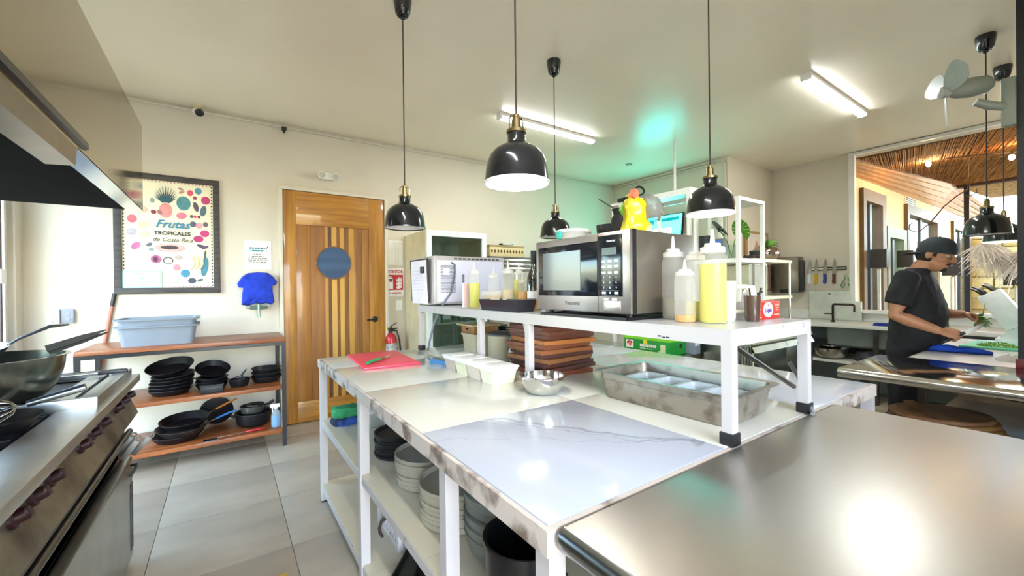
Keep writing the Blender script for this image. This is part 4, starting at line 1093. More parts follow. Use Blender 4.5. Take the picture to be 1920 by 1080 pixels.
for k in range(3):
    a = 2 * k
    G().tube([(.0, 0, .01), (.03 * math.cos(a) + .012, -.02 * math.sin(a) - .01, .11)], .003, 6).obj('stick', mat('dark_stick', '3b2a2c', .6), cu)
ca = thing('red_carton', 'red glove carton with white oval logo at the rack end', 'carton', (1.555, .715, rz(1.552)), rz=R(-1))
redc = mat('red_carton_print', 'c62218', .45, var=.03)
G().box(-.095, .095, -.035, .045, 0, .062, bev=.002).obj('box_body', redc, ca)
ov = G().prism(blob(.005, .033, .034, .027, '', n=28), -.0358, -.035, 'y').obj('white_oval', mat('oval_white', 'e8dede', .5), ca)
text('Logan', .023, mat('logo_purple', '5a3f86', .5), ca, (.005, -.0362, .032), FACE_Y, bold=.0008, sx=.85)
text('m', .012, mat('logo_red', 'a03050', .5), ca, (.005, -.0362, .050), FACE_Y)
for x, z, w_ in ((-.062, .035, .018), (-.06, .008, .02), (.07, .048, .015), (.07, .038, .010), (.07, .03, .009), (.066, .014, .02)):
    G().box(x - w_, x + w_, -.0356, -.035, z - .002, z + .002).obj('print_line', mat('pale_carton_print', 'f0a890', .5), ca)
G().box(-.0955, -.088, -.0355, .0455, .0, .0625).obj('white_edge', paper_m, ca)
G().prism([(-.09, .062), (-.01, .062), (-.035, .118), (-.075, .095)], -.01, .012, 'y').obj('paper_tissue', paper_m, ca)
tn = thing('cream_tin', 'pale cream pot with black ladle behind the red carton', 'pot', (1.60, .80, rz(1.597)))
G().lathe([(0, 0), (.030, 0), (.034, .05), (.036, .055), (.033, .055), (.03, .004), (0, .004)], 22).obj('pot_body', mat('cream_enamel', 'd8d8b8', .3), tn)
G().tube([(.0, 0, .03), (.02, -.03, .075), (.05, -.06, .095)], .005, 8).obj('ladle_handle', blackpl_m, tn)
# ------------------------------------------------------------------ on the island top
rb = thing('cutting_board', 'red plastic cutting board at the far left corner of the island', 'cutting board', (.778, 2.535, IZ), rz=R(-4))
G().box(-.155, .155, -.275, .275, 0, .012, bev=.003).obj('board', red_m, rb)
gk = thing('green_knife', 'chef knife with green handle lying on the red cutting board', 'knife', (.715, 2.425, IZ + .014), rz=R(44))
G().tube([(-.10, 0, .008), (-.05, .004, .010), (0, 0, .009), (.03, .0, .009)], [.010, .013, .011, .012], 10, flat=.7).obj('handle', green_m, gk)
G().prism([(.02, -.018), (.09, -.02), (.20, .012), (.02, .012)], .006, .008, 'z').obj('blade', polish_m, gk)
pl = thing('blue_peeler', 'bent blue plastic strap lying on the island', 'strap', (1.0, 2.165, IZ), rz=R(3))
g = G()
pts = [(-.012, .10, .012), (-.006, .06, .012), (.004, .02, .012), (.006, -.04, .012), (.01, -.095, .012)]
G().loft([[(x - .006, y, 0), (x + .006, y, 0), (x + .006, y, .024), (x - .006, y, .024)] for x, y, z in pts]).obj('strap_band', mat('blue_plastic', '3f7cb0', .4), pl)
G().tube([(-.012, .10, .018), (-.02, .125, .02), (-.012, .135, .02), (.0, .12, .016), (-.006, .07, .02)], .002, 6).obj('wire_clip', black_m, pl)
ci = thing('condiment_insert', 'white four compartment condiment box along the rack front', 'container', (1.03, 1.80, IZ))
wpl = milky('white_polypropylene', 'f0efe8', .08, .35)
G().box(-.075, .075, -.257, .257, .070, .080, bev=.004).box(-.07, .07, -.252, .252, .060, .07, bev=.003).obj('lid_frame', whitepl_m, ci)
for k in range(4):
    y = -.189 + .126 * k
    c_ = ('e9e6d2', 'd8c9bb', 'dcd9bb', 'b9aca0')[k]
    G().loft([[(-.055, y - .048, 0), (.055, y - .048, 0), (.055, y + .048, 0), (-.055, y + .048, 0)], [(-.065, y - .059, .062), (.065, y - .059, .062), (.065, y + .059, .062), (-.065, y + .059, .062)]]).obj('compartment', mat('filled_tub_%d' % k, c_, .35, var=.04), ci)
    G().box(-.055, .055, y - .052, y + .052, .0800, .0815, bev=.0006).obj('lid_panel', mat('lid_white', 'e6e4dd', .3), ci)
sbw = thing('steel_bowl', 'small shiny steel bowl on the island before the wooden boards', 'bowl', (1.078, 1.338, IZ))
G().lathe(bowl_mesh(.088, .072, .0015, .58, .012), 40).obj('bowl_body', polish_m, sbw)
# stack of dark wooden boards
bc = [('4a241c', '6b3a2c'), ('55291f', '7a4632'), ('5e3022', '7f4c36'), ('54281e', '744030'), ('a5602c', 'c27c3c'), ('6e3a24', '8f5234'), ('7c4626', 'a2622f'), ('3f1f1a', '5c3026'), ('7a4a2a', '96602f'), ('3a1d18', '55291f'), ('402019', '5e3022'), ('6b3320', '8a4a2c')]
rnd = random.Random(11)
bm_ = []
for k in range(12):
    i = 11 - k
    dz = .0215
    nm = 'wooden_board'
    ang = [-9, 4, -3, 5, -6, -4, 3, -5, 2, 4, -4, 1][k]
    b = thing(nm, '%s dark wooden serving board in the stack under the rack' % nth(i, 12), 'serving board', (1.405 + rnd.uniform(-.015, .015), 1.675 + rnd.uniform(-.01, .015), IZ + k * .0222), R(ang), 'stack of wooden boards under the rack')
    G().box(-.16, .16, -.155, .155, 0, .0215, bev=.003).obj('board', wood('board_wood_%d' % i, bc[i][0], bc[i][1], axis='x', rough=.55, coat=0), b)
    if k in (5, 7): G().box(.158, .162, -.05, .05, .006, .015).obj('hand_slot', black_m, b)
# hotel pan with white inserts
hp = thing('hotel_pan', 'stained deep steel hotel pan on the island under the rack end', 'pan', (1.372, .905, IZ), rz=R(2))
def rrect(w, d, z, r=.03, n=5):
    pts = []
    for cx, cy, a0 in ((w - r, d - r, 0), (-w + r, d - r, 90), (-w + r, -d + r, 180), (w - r, -d + r, 270)):
        for k in range(n):
            a = R(a0 + 90 * k / (n - 1)); pts.append((cx + r * math.cos(a), cy + r * math.sin(a), z))
    return pts
G().loft([rrect(.115, .225, .006), rrect(.128, .238, .0), rrect(.137, .25, .012), rrect(.143, .256, .075), rrect(.146, .259, .078), rrect(.147, .26, .10), rrect(.165, .279, .10), rrect(.166, .28, .104), rrect(.145, .258, .1025), rrect(.141, .252, .078), rrect(.134, .246, .014), rrect(.12, .23, .008)]).obj('pan_body', stain_m, hp)
for k in range(4):
    t = thing('white_insert_tub', '%s of the four white tubs standing inside the steel hotel pan' % ('farthest', 'second farthest', 'second nearest', 'nearest')[k], 'tub', (1.385 + .004 * (1 - k), 1.065 - .107 * k, IZ + .010), R(2), 'white tubs in the hotel pan')
    G().loft([rrect(.06, .036, 0, .012), rrect(.07, .046, .062, .014), rrect(.078, .053, .062, .014), rrect(.078, .053, .066, .014), rrect(.068, .044, .064, .014), rrect(.057, .033, .004, .012)]).obj('tub_body', mat('white_tub_plastic', 'd9dcd6', .35), t)
# behind the rack legs at the far end
sqb = thing('beige_square_bucket', 'beige square food bucket behind the rack', 'bucket', (1.37, 2.36, IZ))
bgp = mat('beige_plastic', 'b9ac90', .4, var=.05)
G().loft([rrect(.07, .075, .002, .015), rrect(.075, .08, 0, .015), rrect(.085, .09, .125, .018), rrect(.093, .098, .125, .018), rrect(.093, .098, .14, .018), rrect(.085, .09, .138, .018), rrect(.07, .075, .006, .015)]).obj('bucket_body', bgp, sqb)
wbx = thing('wooden_box', 'small brown wooden box on the beige square bucket', 'box', (1.37, 2.36, IZ + .141))
G().box(-.09, .09, -.085, .085, 0, .05, bev=.003).obj('box_body', wood('brown_box_wood', '7a5426', '9a6d34'), wbx)
G().box(-.115, .115, -.115, .105, .05, .06, bev=.002).obj('lid', wood('pale_lid_wood', 'b39a68', 'c8b184'), wbx)
G().lathe([(.005, 0), (.005, .01), (0, .01)], 10, M=Matrix.Translation((-.09, .0, .03)) @ Matrix.Rotation(R(-90), 4, 'Y')).obj('knob', black_m, wbx)
rbk = thing('beige_round_bucket', 'beige round bucket with dark lid between the rack legs', 'bucket', (1.39, 2.10, IZ))
G().lathe([(0, 0), (.09, 0), (.095, .006), (.10, .15), (0, .15)], 32).obj('bucket_body', bgp, rbk)
G().lathe([(.104, .148), (.104, .158), (.08, .166), (0, .168)], 32).obj('lid', mat('dark_grey_lid', '4c4e4a', .4), rbk)
gc = thing('grey_can', 'grey round can with dark rim beside the round lid', 'can', (1.42, 1.90, IZ))
G().lathe([(0, 0), (.06, 0), (.062, .09), (.064, .092), (.064, .10), (0, .10)], 26).obj('can_body', mat('grey_can_paint', 'a5a29a', .4), gc)
G().lathe([(.0645, .088), (.0645, .096), (.06, .0965)], 26).obj('rim', black_m, gc)
jg2 = thing('grey_pitcher', 'grey pitcher with round handle standing on the grey can', 'pitcher', (1.42, 1.90, IZ + .101))
gpm = mat('grey_pitcher_plastic', 'b0aea8', .35)
G().lathe([(0, 0), (.045, 0), (.05, .01), (.062, .08), (.066, .085), (.06, .085), (.046, .012), (0, .006)], 26).obj('pitcher_body', gpm, jg2)
G().tube([(-.05, .02, .07), (-.085, .03, .065), (-.095, .035, .04), (-.08, .03, .012), (-.048, .018, .012)], .006, 8).obj('handle', gpm, jg2)
rl = thing('storage_container_cover', 'translucent grey round lid leaning against the grey can', 'lid', (1.315, 1.83, IZ + .002), rot=(R(16), 0, R(-60)))
G().lathe([(.055, -.004), (.062, -.004), (.064, .0), (.062, .005), (.05, .006), (0, .006)], 32, M=Matrix.Translation((0, 0, .064)) @ Matrix.Rotation(R(90), 4, 'X')).obj('lid_disc', mat('grey_translucent_lid', 'c0c2c0', .3), rl)
wc = thing('white_carton', 'plain white carton behind the round lid under the rack', 'carton', (1.52, 2.02, IZ))
G().box(-.03, .03, -.05, .05, 0, .125, bev=.003).obj('carton_body', paper_m, wc)
G().prism([(-.03, .125), (.03, .125), (0, .145)], -.05, .05, 'y').obj('gable_top', paper_m, wc)

# ------------------------------------------------------------------ on the island shelves
def towel(name, label, x, y, z, m, w, d, h, seed, rz=0, parent=None):
    t = thing(name, label, 'towel', (x, y, z), rz)
    rings = []
    for s, zz in ((1.0, 0), (1.04, h * .3), (1.0, h * .7), (.85, h * .95), (.4, h)):
        rings.append([(w * s * math.copysign(abs(math.cos(a)) ** .6, math.cos(a)), d * s * math.copysign(abs(math.sin(a)) ** .6, math.sin(a)), zz) for a in [2 * PI * i / 20 for i in range(20)]])
    G().loft(crumple(rings, seed, .006)).obj('folded_cloth', m, t)
    return t
tw = towel('folded_towel', 'navy folded towel under the green one at the left end of the island shelf', .59, 2.665, ZS1, mat('navy_towel', '17233f', .9, hex2='2a4f9a', scale=7, lo=.5, hi=.6), .075, .06, .05, 3)
towel('folded_towel', 'green folded towel on a navy towel at the left end of the island shelf', .595, 2.66, ZS1 + .051, mat('green_towel', '2f8a58', .9, var=.2, scale=30), .08, .058, .055, 4)
for k, (x, y, w_, lab) in enumerate(((.725, 2.52, .04, 'small clear plastic tub with lid on the island shelf beside the green towel'), (.80, 2.40, .042, 'white plastic tub with lid on the island shelf behind the black plates'))):
    t = thing('lidded_tub', lab, 'container', (x, y, ZS1))
    G().box(-w_, w_, -.055, .055, 0, .085, bev=.006).obj('tub_body', milky('tub_plastic', 'e6e6e0', .25), t)
    G().box(-w_ - .005, w_ + .005, -.06, .06, .085, .097, bev=.003).obj('lid', whitepl_m, t)
bpm = mat('matte_black_stoneware', '191a1d', .42, var=.1)
grm = mat('speckled_grey_stoneware', 'a19b8c', .45, var=.06, scale=60)
gwm = mat('warm_grey_stoneware', 'b3ad9a', .42, var=.05, scale=60)
gbm = mat('glazed_grey_green_bowl', '6f736b', .28, var=.1, scale=9)
def plate_stack(name, cat, x, y, z, n, r, h, dz, m, desc, group, deep=False):
    if deep:
        prof = bowl_mesh(r, h, .005, .55, .002)
    else:
        prof = [(0, 0), (r * .86, 0), (r * .97, .003), (r, h), (r - .005, h), (r * .93, .007), (0, .006)]
    me = G().lathe(prof, 40).mesh(name, m)
    rn = random.Random(int(x * 1000 + y * 100))
    for k in range(n):
        o = inst(name, me, None, (x + rn.uniform(-.003, .003), y + rn.uniform(-.003, .003), z + k * dz + .0003))
        tag(o, '%s %s' % (nth(n - 1 - k, n), desc), cat, group)
plate_stack('black_plate', 'plate', .71, 2.03, ZS1, 9, .122, .016, .0122, bpm, 'matte black plate in the stack on the island shelf', 'black plates on the island shelf')
plate_stack('grey_plate', 'plate', .712, 1.68, ZS1, 7, .140, .024, .0165, grm, 'grey deep plate in the stack nearest the black plates', 'grey deep plates on the island shelf')
plate_stack('large_grey_plate', 'plate', .697, 1.352, ZS1, 8, .148, .024, .0155, gwm, 'pale wide plate in the stack beside the grey bowls', 'wide pale plates on the island shelf')
plate_stack('grey_bowl', 'bowl', .718, 1.068, ZS1, 6, .138, .085, .030, gbm, 'grey glazed bowl in the stack on the island shelf', 'grey bowls on the island shelf', True)
bpot = thing('black_stock_pot', 'large black pot at the near end of the island shelf', 'pot', (.605, .828, ZS1))
G().lathe([(0, 0), (.085, 0), (.095, .01), (.102, .20), (.106, .202), (.106, .21), (.098, .208), (.09, .02), (0, .012)], 36).obj('pot_body', mat('deep_black_enamel', '0d0e11', .35), bpot)
for s in (-1, 1):
    G().tube([(-.03, s * .10, .16), (-.025, s * .12, .165), (.025, s * .12, .165), (.03, s * .10, .16)], .007, 8).obj('loop_handle', black_m, bpot)
# milk crate on the lowest shelf
cr = thing('milk_crate', 'white plastic lattice crate on the lowest island shelf', 'crate', (.80, 2.03, ZS2))
cw, cd, ch = .15, .15, .24
crm = mat('grey_white_crate_plastic', 'c9c4c4', .4)
G().box(-cw, cw, -cd, cd, 0, .008).obj('crate_floor', crm, cr)
for sx in (-1, 1):
    for sy in (-1, 1):
        G().box(sx * cw - .01, sx * cw + .01, sy * cd - .01, sy * cd + .01, 0, ch).obj('corner_post', crm, cr)
for s in (-1, 1):
    for ax in (0, 1):
        g = G()
        for z in (.0, ch * .5 - .012, ch - .028):
            if ax: g.box(-cw, cw, s * cd - .003, s * cd + .003, z, z + .025)
            else: g.box(s * cw - .003, s * cw + .003, -cd, cd, z, z + .025)
        for k in range(-2, 9):
            for dd in (-1, 1):
                a0 = -.15 + .036 * k
                p0, p1 = (a0, .02), (a0 + dd * .07, ch - .02)
                if min(p0[0], p1[0]) < -.15 or max(p0[0], p1[0]) > .15: continue
                if ax: g.tube([(p0[0], s * cd, p0[1]), (p1[0], s * cd, p1[1])], .0035, 4)
                else: g.tube([(s * cw, p0[0], p0[1]), (s * cw, p1[0], p1[1])], .0035, 4)
        g.obj('lattice_side', crm, cr)
hk = thing('brown_hook', 'brown curved hook hanging on the white crate', 'hook', (.635, 2.0, ZS2))
G().tube([(.0, -.02, .16), (-.01, -.01, .12), (-.025, .02, .09), (-.03, .04, .05), (-.025, .045, .02), (-.02, .02, .012)], [.014, .012, .009, .008, .008, .007], 8).obj('hook_body', mat('dark_brown_iron', '4a3a34', .5), hk)
for k, (x, y, a, lab) in enumerate(((.70, 1.72, 50, 'dark steel baking tray lying on edge of the lowest island shelf'), (.74, 1.62, 58, 'black sheet pan behind the tray on the lowest island shelf'))):
    t = thing('baking_tray', lab, 'tray', (x, y, ZS2 + .002 + .032 * k), R(a - 90))
    tmm = mat('dark_tray_%d' % k, '3b3f3a' if k == 0 else '1c1d20', .35, .6)
    G().box(-.10, .12, -.12, .14, 0, .006).box(-.10, -.094, -.12, .14, .006, .03).box(.114, .12, -.12, .14, .006, .03).box(-.10, .12, -.12, -.114, .006, .03).box(-.10, .12, .134, .14, .006, .03).obj('tray_body', tmm, t)
hl_ = thing('long_handled_pan', 'black pan with long handle on the lowest island shelf', 'pan', (.88, 1.33, ZS2 + .002), R(195))
G().lathe([(0, 0), (.10, 0), (.12, .035), (.124, .035), (.104, -.001), (0, -.001)], 30, c=(0, 0, .001)).obj('pan_body', iron_m, hl_)
G().tube([(.11, 0, .032), (.18, 0, .06), (.30, 0, .075)], [.010, .014, .012], 8, flat=.5).obj('handle', blackpl_m, hl_)

# ------------------------------------------------------------------ near steel table
stt = thing('steel_worktable', 'large brushed stainless steel worktable in the right foreground', 'table', (1.14, -.05, 0))
sx0, sx1, sy0, sy1, sz = .49, 1.815, -.75, .568, .902
g = G()
g.box(sx0 - 1.14 + .012, sx1 - 1.14 - .004, sy0 + .05, sy1 + .05 - .001, sz - .028, sz, bev=.003)
g.obj('table_top', mat('worktable_steel', 'b9b4ad', .36, 1.0, hex2='c6c1ba', scale=1.6, lo=.0, hi=1.0, detail=2), stt)
pr = [(.012, 0), (.004, -.002), (-.004, -.010), (-.006, -.020), (-.003, -.034), (.006, -.046), (.018, -.052), (.03, -.052), (.03, -.028), (.012, -.028)]
G().prism([(sx0 - 1.14 + a, sz + b) for a, b in pr], sy0 + .05, sy1 + .05 - .001, 'y').obj('rounded_edge', mat('edge_steel', '8f9294', .25, 1.0), stt)
for x in (sx0 + .06, sx1 - .06):
    for y in (sy0 + .06, sy1 - .06):
        G().box(x - 1.14 - .02, x - 1.14 + .02, y + .05 - .02, y + .05 + .02, 0, sz - .028).obj('leg', dsteel_m, stt)
G().box(sx0 - 1.14 + .08, sx1 - 1.14 - .08, sy0 + .13, sy1 - .03, .16, .18).obj('under_shelf', dsteel_m, stt)

# ------------------------------------------------------------------ second steel bench on the right
bn = thing('steel_pass_bench', 'narrow stainless steel bench with rolled edge beside the dark post', 'bench', (3.28, .25, 0))
bx0, bx1, by0, by1, bz = 2.90, 3.64, -.9, .895, .852
G().box(bx0 - 3.28 + .02, bx1 - 3.28, by0 - .25, by1 - .25, bz - .03, bz, bev=.004).obj('bench_top', mat('bench_steel', 'b9b6ae', .10, 1.0, var=.05, rvar=.04), bn)
G().tube([(bx0 - 3.28 + .02, by0 - .25, bz - .028), (bx0 - 3.28 + .02, by1 - .25, bz - .028)], .028, 14).obj('rolled_edge', polish_m, bn)
G().tube([(bx0 - 3.28 + .02, by1 - .26, bz - .022), (bx1 - 3.28 - .0, by1 - .26, bz - .022)], .021, 12).obj('rolled_edge', polish_m, bn)
for x in (bx0 + .10, bx1 - .06):
    for y in (by0 + .1, .05, by1 - .10):
        G().box(x - 3.28 - .02, x - 3.28 + .02, y - .25 - .02, y - .25 + .02, 0, bz - .03).obj('leg', black_m, bn)
G().box(bx0 - 3.28 + .06, bx1 - 3.28 - .02, by0 - .2, by1 - .30, .46, .485).obj('under_shelf', dsteel_m, bn)
tans = [('8a6a2c', 'b8924a'), ('9a7a38', 'c6a45c'), ('7a5426', '9a7038'), ('6a4622', '86602e'), ('5a3a20', '7a5430')]
for k in range(5):
    t = thing('round_serving_board', '%s round wooden serving board stacked under the steel bench' % nth(4 - k, 5), 'serving board', (3.30 + .02 * (k % 2), .50 + .012 * k, .486 + k * .0245), R(10 * k), 'round boards under the steel bench')
    G().lathe([(0, 0), (.185, 0), (.192, .005), (.192, .018), (.185, .024), (0, .024)], 40, sx=1.0, sy=1.15).obj('disc', wood('round_board_wood_%d' % k, *tans[k], rough=.6, coat=0), t)
    G().box(.17, .27, -.025, .025, .004, .020, bev=.005).obj('grip', wood('round_board_wood_%d' % k, *tans[k]), t)
# ------------------------------------------------------------------ display fridge by the back wall
fr_ = thing('display_fridge', 'white framed glass door fridge with beige side behind the white microwave', 'fridge', (2.05, 4.31, 0))
fx = .355; fy = .30; fz = 1.935
bei = mat('beige_enamel', 'c9b994', .4)
G().box(-fx, -fx + .025, -fy, fy, .05, fz).obj('side_panel', bei, fr_)
G().box(fx - .025, fx, -fy, fy, .05, fz).obj('side_panel', bei, fr_)
G().box(-fx + .025, fx - .025, fy - .025, fy, .05, fz).obj('back_panel', mat('fridge_liner', 'b6beb8', .5), fr_)
G().box(-fx + .025, fx - .025, -fy, fy - .025, fz - .06, fz).box(-fx + .025, fx - .025, -fy, fy - .025, .05, .12).obj('top_and_base', white_m, fr_)
dm = mat('pale_blue_white_frame', 'dbe4e4', .35)
df = G().box(-fx, -fx + .055, -fy - .04, -fy, .12, fz, bev=.004).box(fx - .055, fx, -fy - .04, -fy, .12, fz, bev=.004).box(-fx + .055, fx - .055, -fy - .04, -fy, fz - .06, fz, bev=.004).box(-fx + .055, fx - .055, -fy - .04, -fy, .12, .20, bev=.004).box(-fx + .055, fx - .055, -fy - .04, -fy, 1.13, 1.19, bev=.004).obj('door_frame', dm, fr_)
G().box(-fx + .055, fx - .055, -fy - .022, -fy - .016, .20, fz - .06).obj('door_glass', darkglass_m, df)
for z in (.62, .95, 1.45):
    g = G()
    for k in range(8): g.tube([(-fx + .03, -fy + .06 + .06 * k, z), (fx - .03, -fy + .06 + .06 * k, z)], .003, 5)
    g.tube([(-fx + .03, -fy + .03, z), (fx - .03, -fy + .03, z)], .006, 6)
    g.obj('wire_shelf', white_m, fr_)
for s in (-1, 1):
    G().box(s * .3 - .03, s * .3 + .03, -fy + .05, fy - .05, 0, .05).obj('foot', black_m, fr_)
wok = thing('black_wok', 'round black pan standing inside the top of the display fridge', 'pan', (1.99, 4.36, 1.458), rot=(R(64), 0, R(12)))
G().lathe(bowl_mesh(.14, .06, .004, .5, .002), 30, c=(0, .13, -.03)).obj('pan_body', iron_m, wok)
for k, (x, z, w_, h_, c, lab) in enumerate(((1.86, .955, .05, .17, 'c9d3cc', 'pale carton standing in the lower display fridge'), (1.98, .955, .055, .12, '8fa07a', 'green patterned packet in the lower display fridge'), (2.20, .955, .07, .15, '2f3a44', 'dark box in the lower display fridge'), (1.86, 1.458, .04, .06, 'b98a84', 'pink packet in the upper display fridge'), (2.22, 1.458, .04, .09, 'd8dcd6', 'white tub in the upper display fridge'))):
    t = thing('food_packet', lab, 'packet', (x, 4.16, z))
    G().box(-w_, w_, -.04, .04, 0, h_, bev=.006).obj('packet_body', mat('packet_' + c, c, .5, var=.2, scale=20), t)
    G().box(-w_ * .8, w_ * .8, -.042, -.04, h_ * .3, h_ * .7).obj('packet_label', paper_m, t)

# steel rack with trays and the woven box, right of the fridge
kr = thing('tray_rack', 'steel rack of stacked trays right of the display fridge', 'rack', (2.85, 4.32, 0))
for sx in (-1, 1):
    for sy in (-1, 1):
        G().box(sx * .36 - .012, sx * .36 + .012, sy * .22 - .012, sy * .22 + .012, 0, 1.55).obj('post', polish_m, kr)
for z in (.35, .75, 1.08, 1.53):
    G().box(-.36, .36, -.22, .22, z, z + .02).obj('shelf', dsteel_m, kr)
for k, z in enumerate((1.55, 1.575, 1.60, 1.625, 1.65, 1.675)):
    t = thing('steel_tray', '%s long steel tray in the pile under the woven box' % nth(5 - k, 6), 'tray', (2.84 + .015 * (k % 2), 4.28, z + .001), 0, 'long steel trays')
    G().box(-.33, .33, -.2, .2, 0, .004).box(-.33, .33, -.205, -.198, .0, .02).box(-.33, .33, .198, .205, .0, .02).box(-.335, -.328, -.2, .2, 0, .02).box(.328, .335, -.2, .2, 0, .02).obj('tray_body', dsteel_m if k % 2 else polish_m, t)
wv = thing('woven_box', 'straw box with a row of brown diamonds on the tray pile', 'box', (2.79, 4.24, 1.70))
G().box(-.25, .25, -.12, .12, 0, .13, bev=.004).obj('box_body', mat('straw_weave', 'cbb98a', .7, var=.12, scale=60, stretch=(1, 1, 8)), wv)
for k in range(11):
    x = -.22 + .044 * k
    G().prism([(x - .016, .062), (x, .036), (x + .016, .062), (x, .088)], -.1215, -.12, 'y').obj('diamond', mat('brown_weave', '5a4526', .7), wv)
G().box(-.255, .255, -.125, .125, .115, .135, bev=.003).obj('lid', mat('dark_straw_lid', '9a8458', .7), wv)
lad = thing('steel_ladle', 'steel ladle lying on the woven box', 'ladle', (2.85, 4.20, 1.838), rz=R(20))
G().tube([(-.12, 0, .006), (.06, 0, .012), (.12, 0, .03)], .005, 6).obj('handle', dsteel_m, lad)
G().sph((-.14, 0, .012), (.028, .028, .012)).obj('scoop', dsteel_m, lad)
for k, (x, z, c, lab) in enumerate(((2.62, 1.10, '1d2440', 'navy bag with white oval on the tray rack'), (3.0, 1.10, '26262a', 'dark bundle on the tray rack'))):
    t = thing('cloth_bundle', lab, 'bag', (x, 4.2, z))
    G().loft(crumple([ell(.11, .1, 0), ell(.12, .1, .06), ell(.11, .09, .14), ell(.06, .05, .19)], 20 + k, .008)).obj('bundle', mat('bundle_' + c, c, .7), t)
    if k == 0:
        G().prism(blob(-.02, .10, .035, .018, ''), -.118, -.10, 'y').obj('oval_print', paper_m, t)
rdj = thing('red_jar', 'round jar with red lid on the tray rack shelf', 'jar', (2.50, 4.16, 1.10))
G().lathe([(0, 0), (.035, 0), (.038, .01), (.036, .08), (0, .08)], 18).obj('jar_body', milky('jar_glass', 'd8d8d2', .4), rdj)
G().lathe([(.039, .08), (.039, .105), (0, .108)], 18).obj('lid', mat('red_lid', 'c02a32', .4), rdj)
stp = thing('steel_pan_stack', 'stack of shallow steel pans on the lower tray rack', 'pan', (2.85, 4.18, .77))
for k in range(4):
    G().lathe([(0, 0), (.13, 0), (.15, .03), (.154, .03), (.133, -.002), (0, -.002)], 26, c=(0, 0, .003 + .022 * k)).obj('pan', polish_m, stp)

# ------------------------------------------------------------------ equipment row in the middle of the room (behind the island)
bch = thing('low_steel_bench', 'low stainless steel bench behind the island carrying the green carton', 'bench', (3.16, 2.75, 0))
G().box(-.20, .20, -.75, .95, .71, .75, bev=.004).obj('bench_top', steel_m, bch)
for x in (-.17, .17):
    for y in (-.70, .90):
        G().box(x - .02, x + .02, y - .02, y + .02, 0, .71).obj('leg', dsteel_m, bch)
G().box(-.18, .18, -.72, .92, .25, .27).obj('under_shelf', dsteel_m, bch)
gb = thing('green_carton', 'green fruit carton with tomato print behind the island', 'carton', (3.16, 2.30, .751), rz=R(0))
gm1 = mat('dark_green_print', '128a2c', .45); gm2 = mat('lime_green_print', '7cc81e', .45)
G().box(-.16, .16, -.235, .235, 0, .125, bev=.002).obj('box_body', gm1, gb)
G().prism([(-.162, .125), (.162, .125), (.13, .205), (-.13, .205)], -.13, .236, 'y').obj('lime_lid', gm2, gb)
G().box(-.163, .163, -.237, .237, .112, .135).obj('lime_band', gm2, gb)
for z in (.075, .165):
    G().lathe([(.022, 0), (.022, .003), (0, .003)], 18, M=Matrix.Translation((-.165 + (.022 if z > .1 else 0), -.0, z + .05 - .03)) @ Matrix.Rotation(R(-90), 4, 'Y')).obj('yellow_sticker', mat('yellow_sticker', 'e6c81e', .5), gb)
tm_ = G().box(-.1625, -.16, .13, .215, .03, .10, bev=.001).obj('white_panel', mat('carton_white', 'eadfd6', .5), gb)
for y, z in ((.19, .075), (.165, .06), (.15, .08), (.175, .085)):
    G().lathe([(.012, 0), (.012, .002), (0, .002)], 14, M=Matrix.Translation((-.163, y, z)) @ Matrix.Rotation(R(-90), 4, 'Y')).obj('tomato_print', mat('tomato_red', 'c8402c', .5), tm_)
g = G()
rn = random.Random(2); y = .06
while y > -.11:
    L_ = rn.uniform(.008, .02); g.box(-.1612, -.16, y - L_, y, .052, .075); y -= L_ + .004
g.obj('printed_words', mat('carton_white'), gb)
G().box(-.1612, -.16, .0, .06, .035, .040).box(-.1612, -.16, -.07, -.01, .035, .040).obj('printed_words', mat('carton_white'), gb)
G().prism([(-.20, .085), (-.15, .085), (-.15, .03), (-.13, .03), (-.13, .02), (-.20, .02)], -.1615, -.16, 'x').obj('pale_emblem', mat('pale_emblem', 'cfd8a0', .5), gb)
G().lathe([(.02, 0), (.02, .002), (0, .002)], 14, M=Matrix.Translation((0, -.235, .07)) @ Matrix.Rotation(R(90), 4, 'X')).obj('hand_hole', black_m, gb)
wbx2 = thing('power_box', 'grey electrical box with twin sockets on the low bench', 'outlet', (3.28, 2.03, .751))
G().box(-.05, .05, -.04, .04, 0, .15, bev=.006).obj('box_body', greypl_m, wbx2)
for x in (-.02, .02): G().box(x - .01, x + .01, -.043, -.04, .07, .10).obj('socket', white_m, wbx2)
# white frame rack over the bench
wf = thing('white_frame_rack', 'tall white steel frame rack with overhead shelf behind the microwave', 'rack', (4.2, 3.1, 0))
for x in (0, .42):
    for y in (-.47, .60):
        G().box(x - .018, x + .018, y - .018, y + .018, 0, 2.38).obj('upright', white_m, wf)
G().box(.001, .419, -.477, .607, 2.380, 2.40).obj('top_shelf', white_m, wf)
g = G().box(-.022, -.0, -.50, .63, 2.345, 2.41).box(.42, .442, -.50, .63, 2.345, 2.41).box(0, .42, -.50, -.478, 2.345, 2.41).box(0, .42, .608, .63, 2.345, 2.41)
g.obj('shelf_edge', white_m, wf)
G().box(-.021, .441, -.503, .633, 1.38, 1.40).obj('middle_shelf', white_m, wf)
G().tube([(.0, -.30, 2.40), (.0, -.30, CZ)], .013, 8).obj('ceiling_rod', white_m, wf)
G().box(.10, .13, -.02, .01, 1.40, 2.385).obj('inner_post', white_m, wf)
wf2 = thing('white_plant_frame', 'lower white frame rack beside the monstera plant', 'rack', (4.2, 2.35, 0))
for x in (0, .5):
    for y in (-.25, .2):
        G().box(x - .018, x + .018, y - .018, y + .018, 0, 2.18).obj('upright', white_m, wf2)
G().box(-.020, .520, -.270, .220, 2.18, 2.215).obj('top_bar', white_m, wf2)
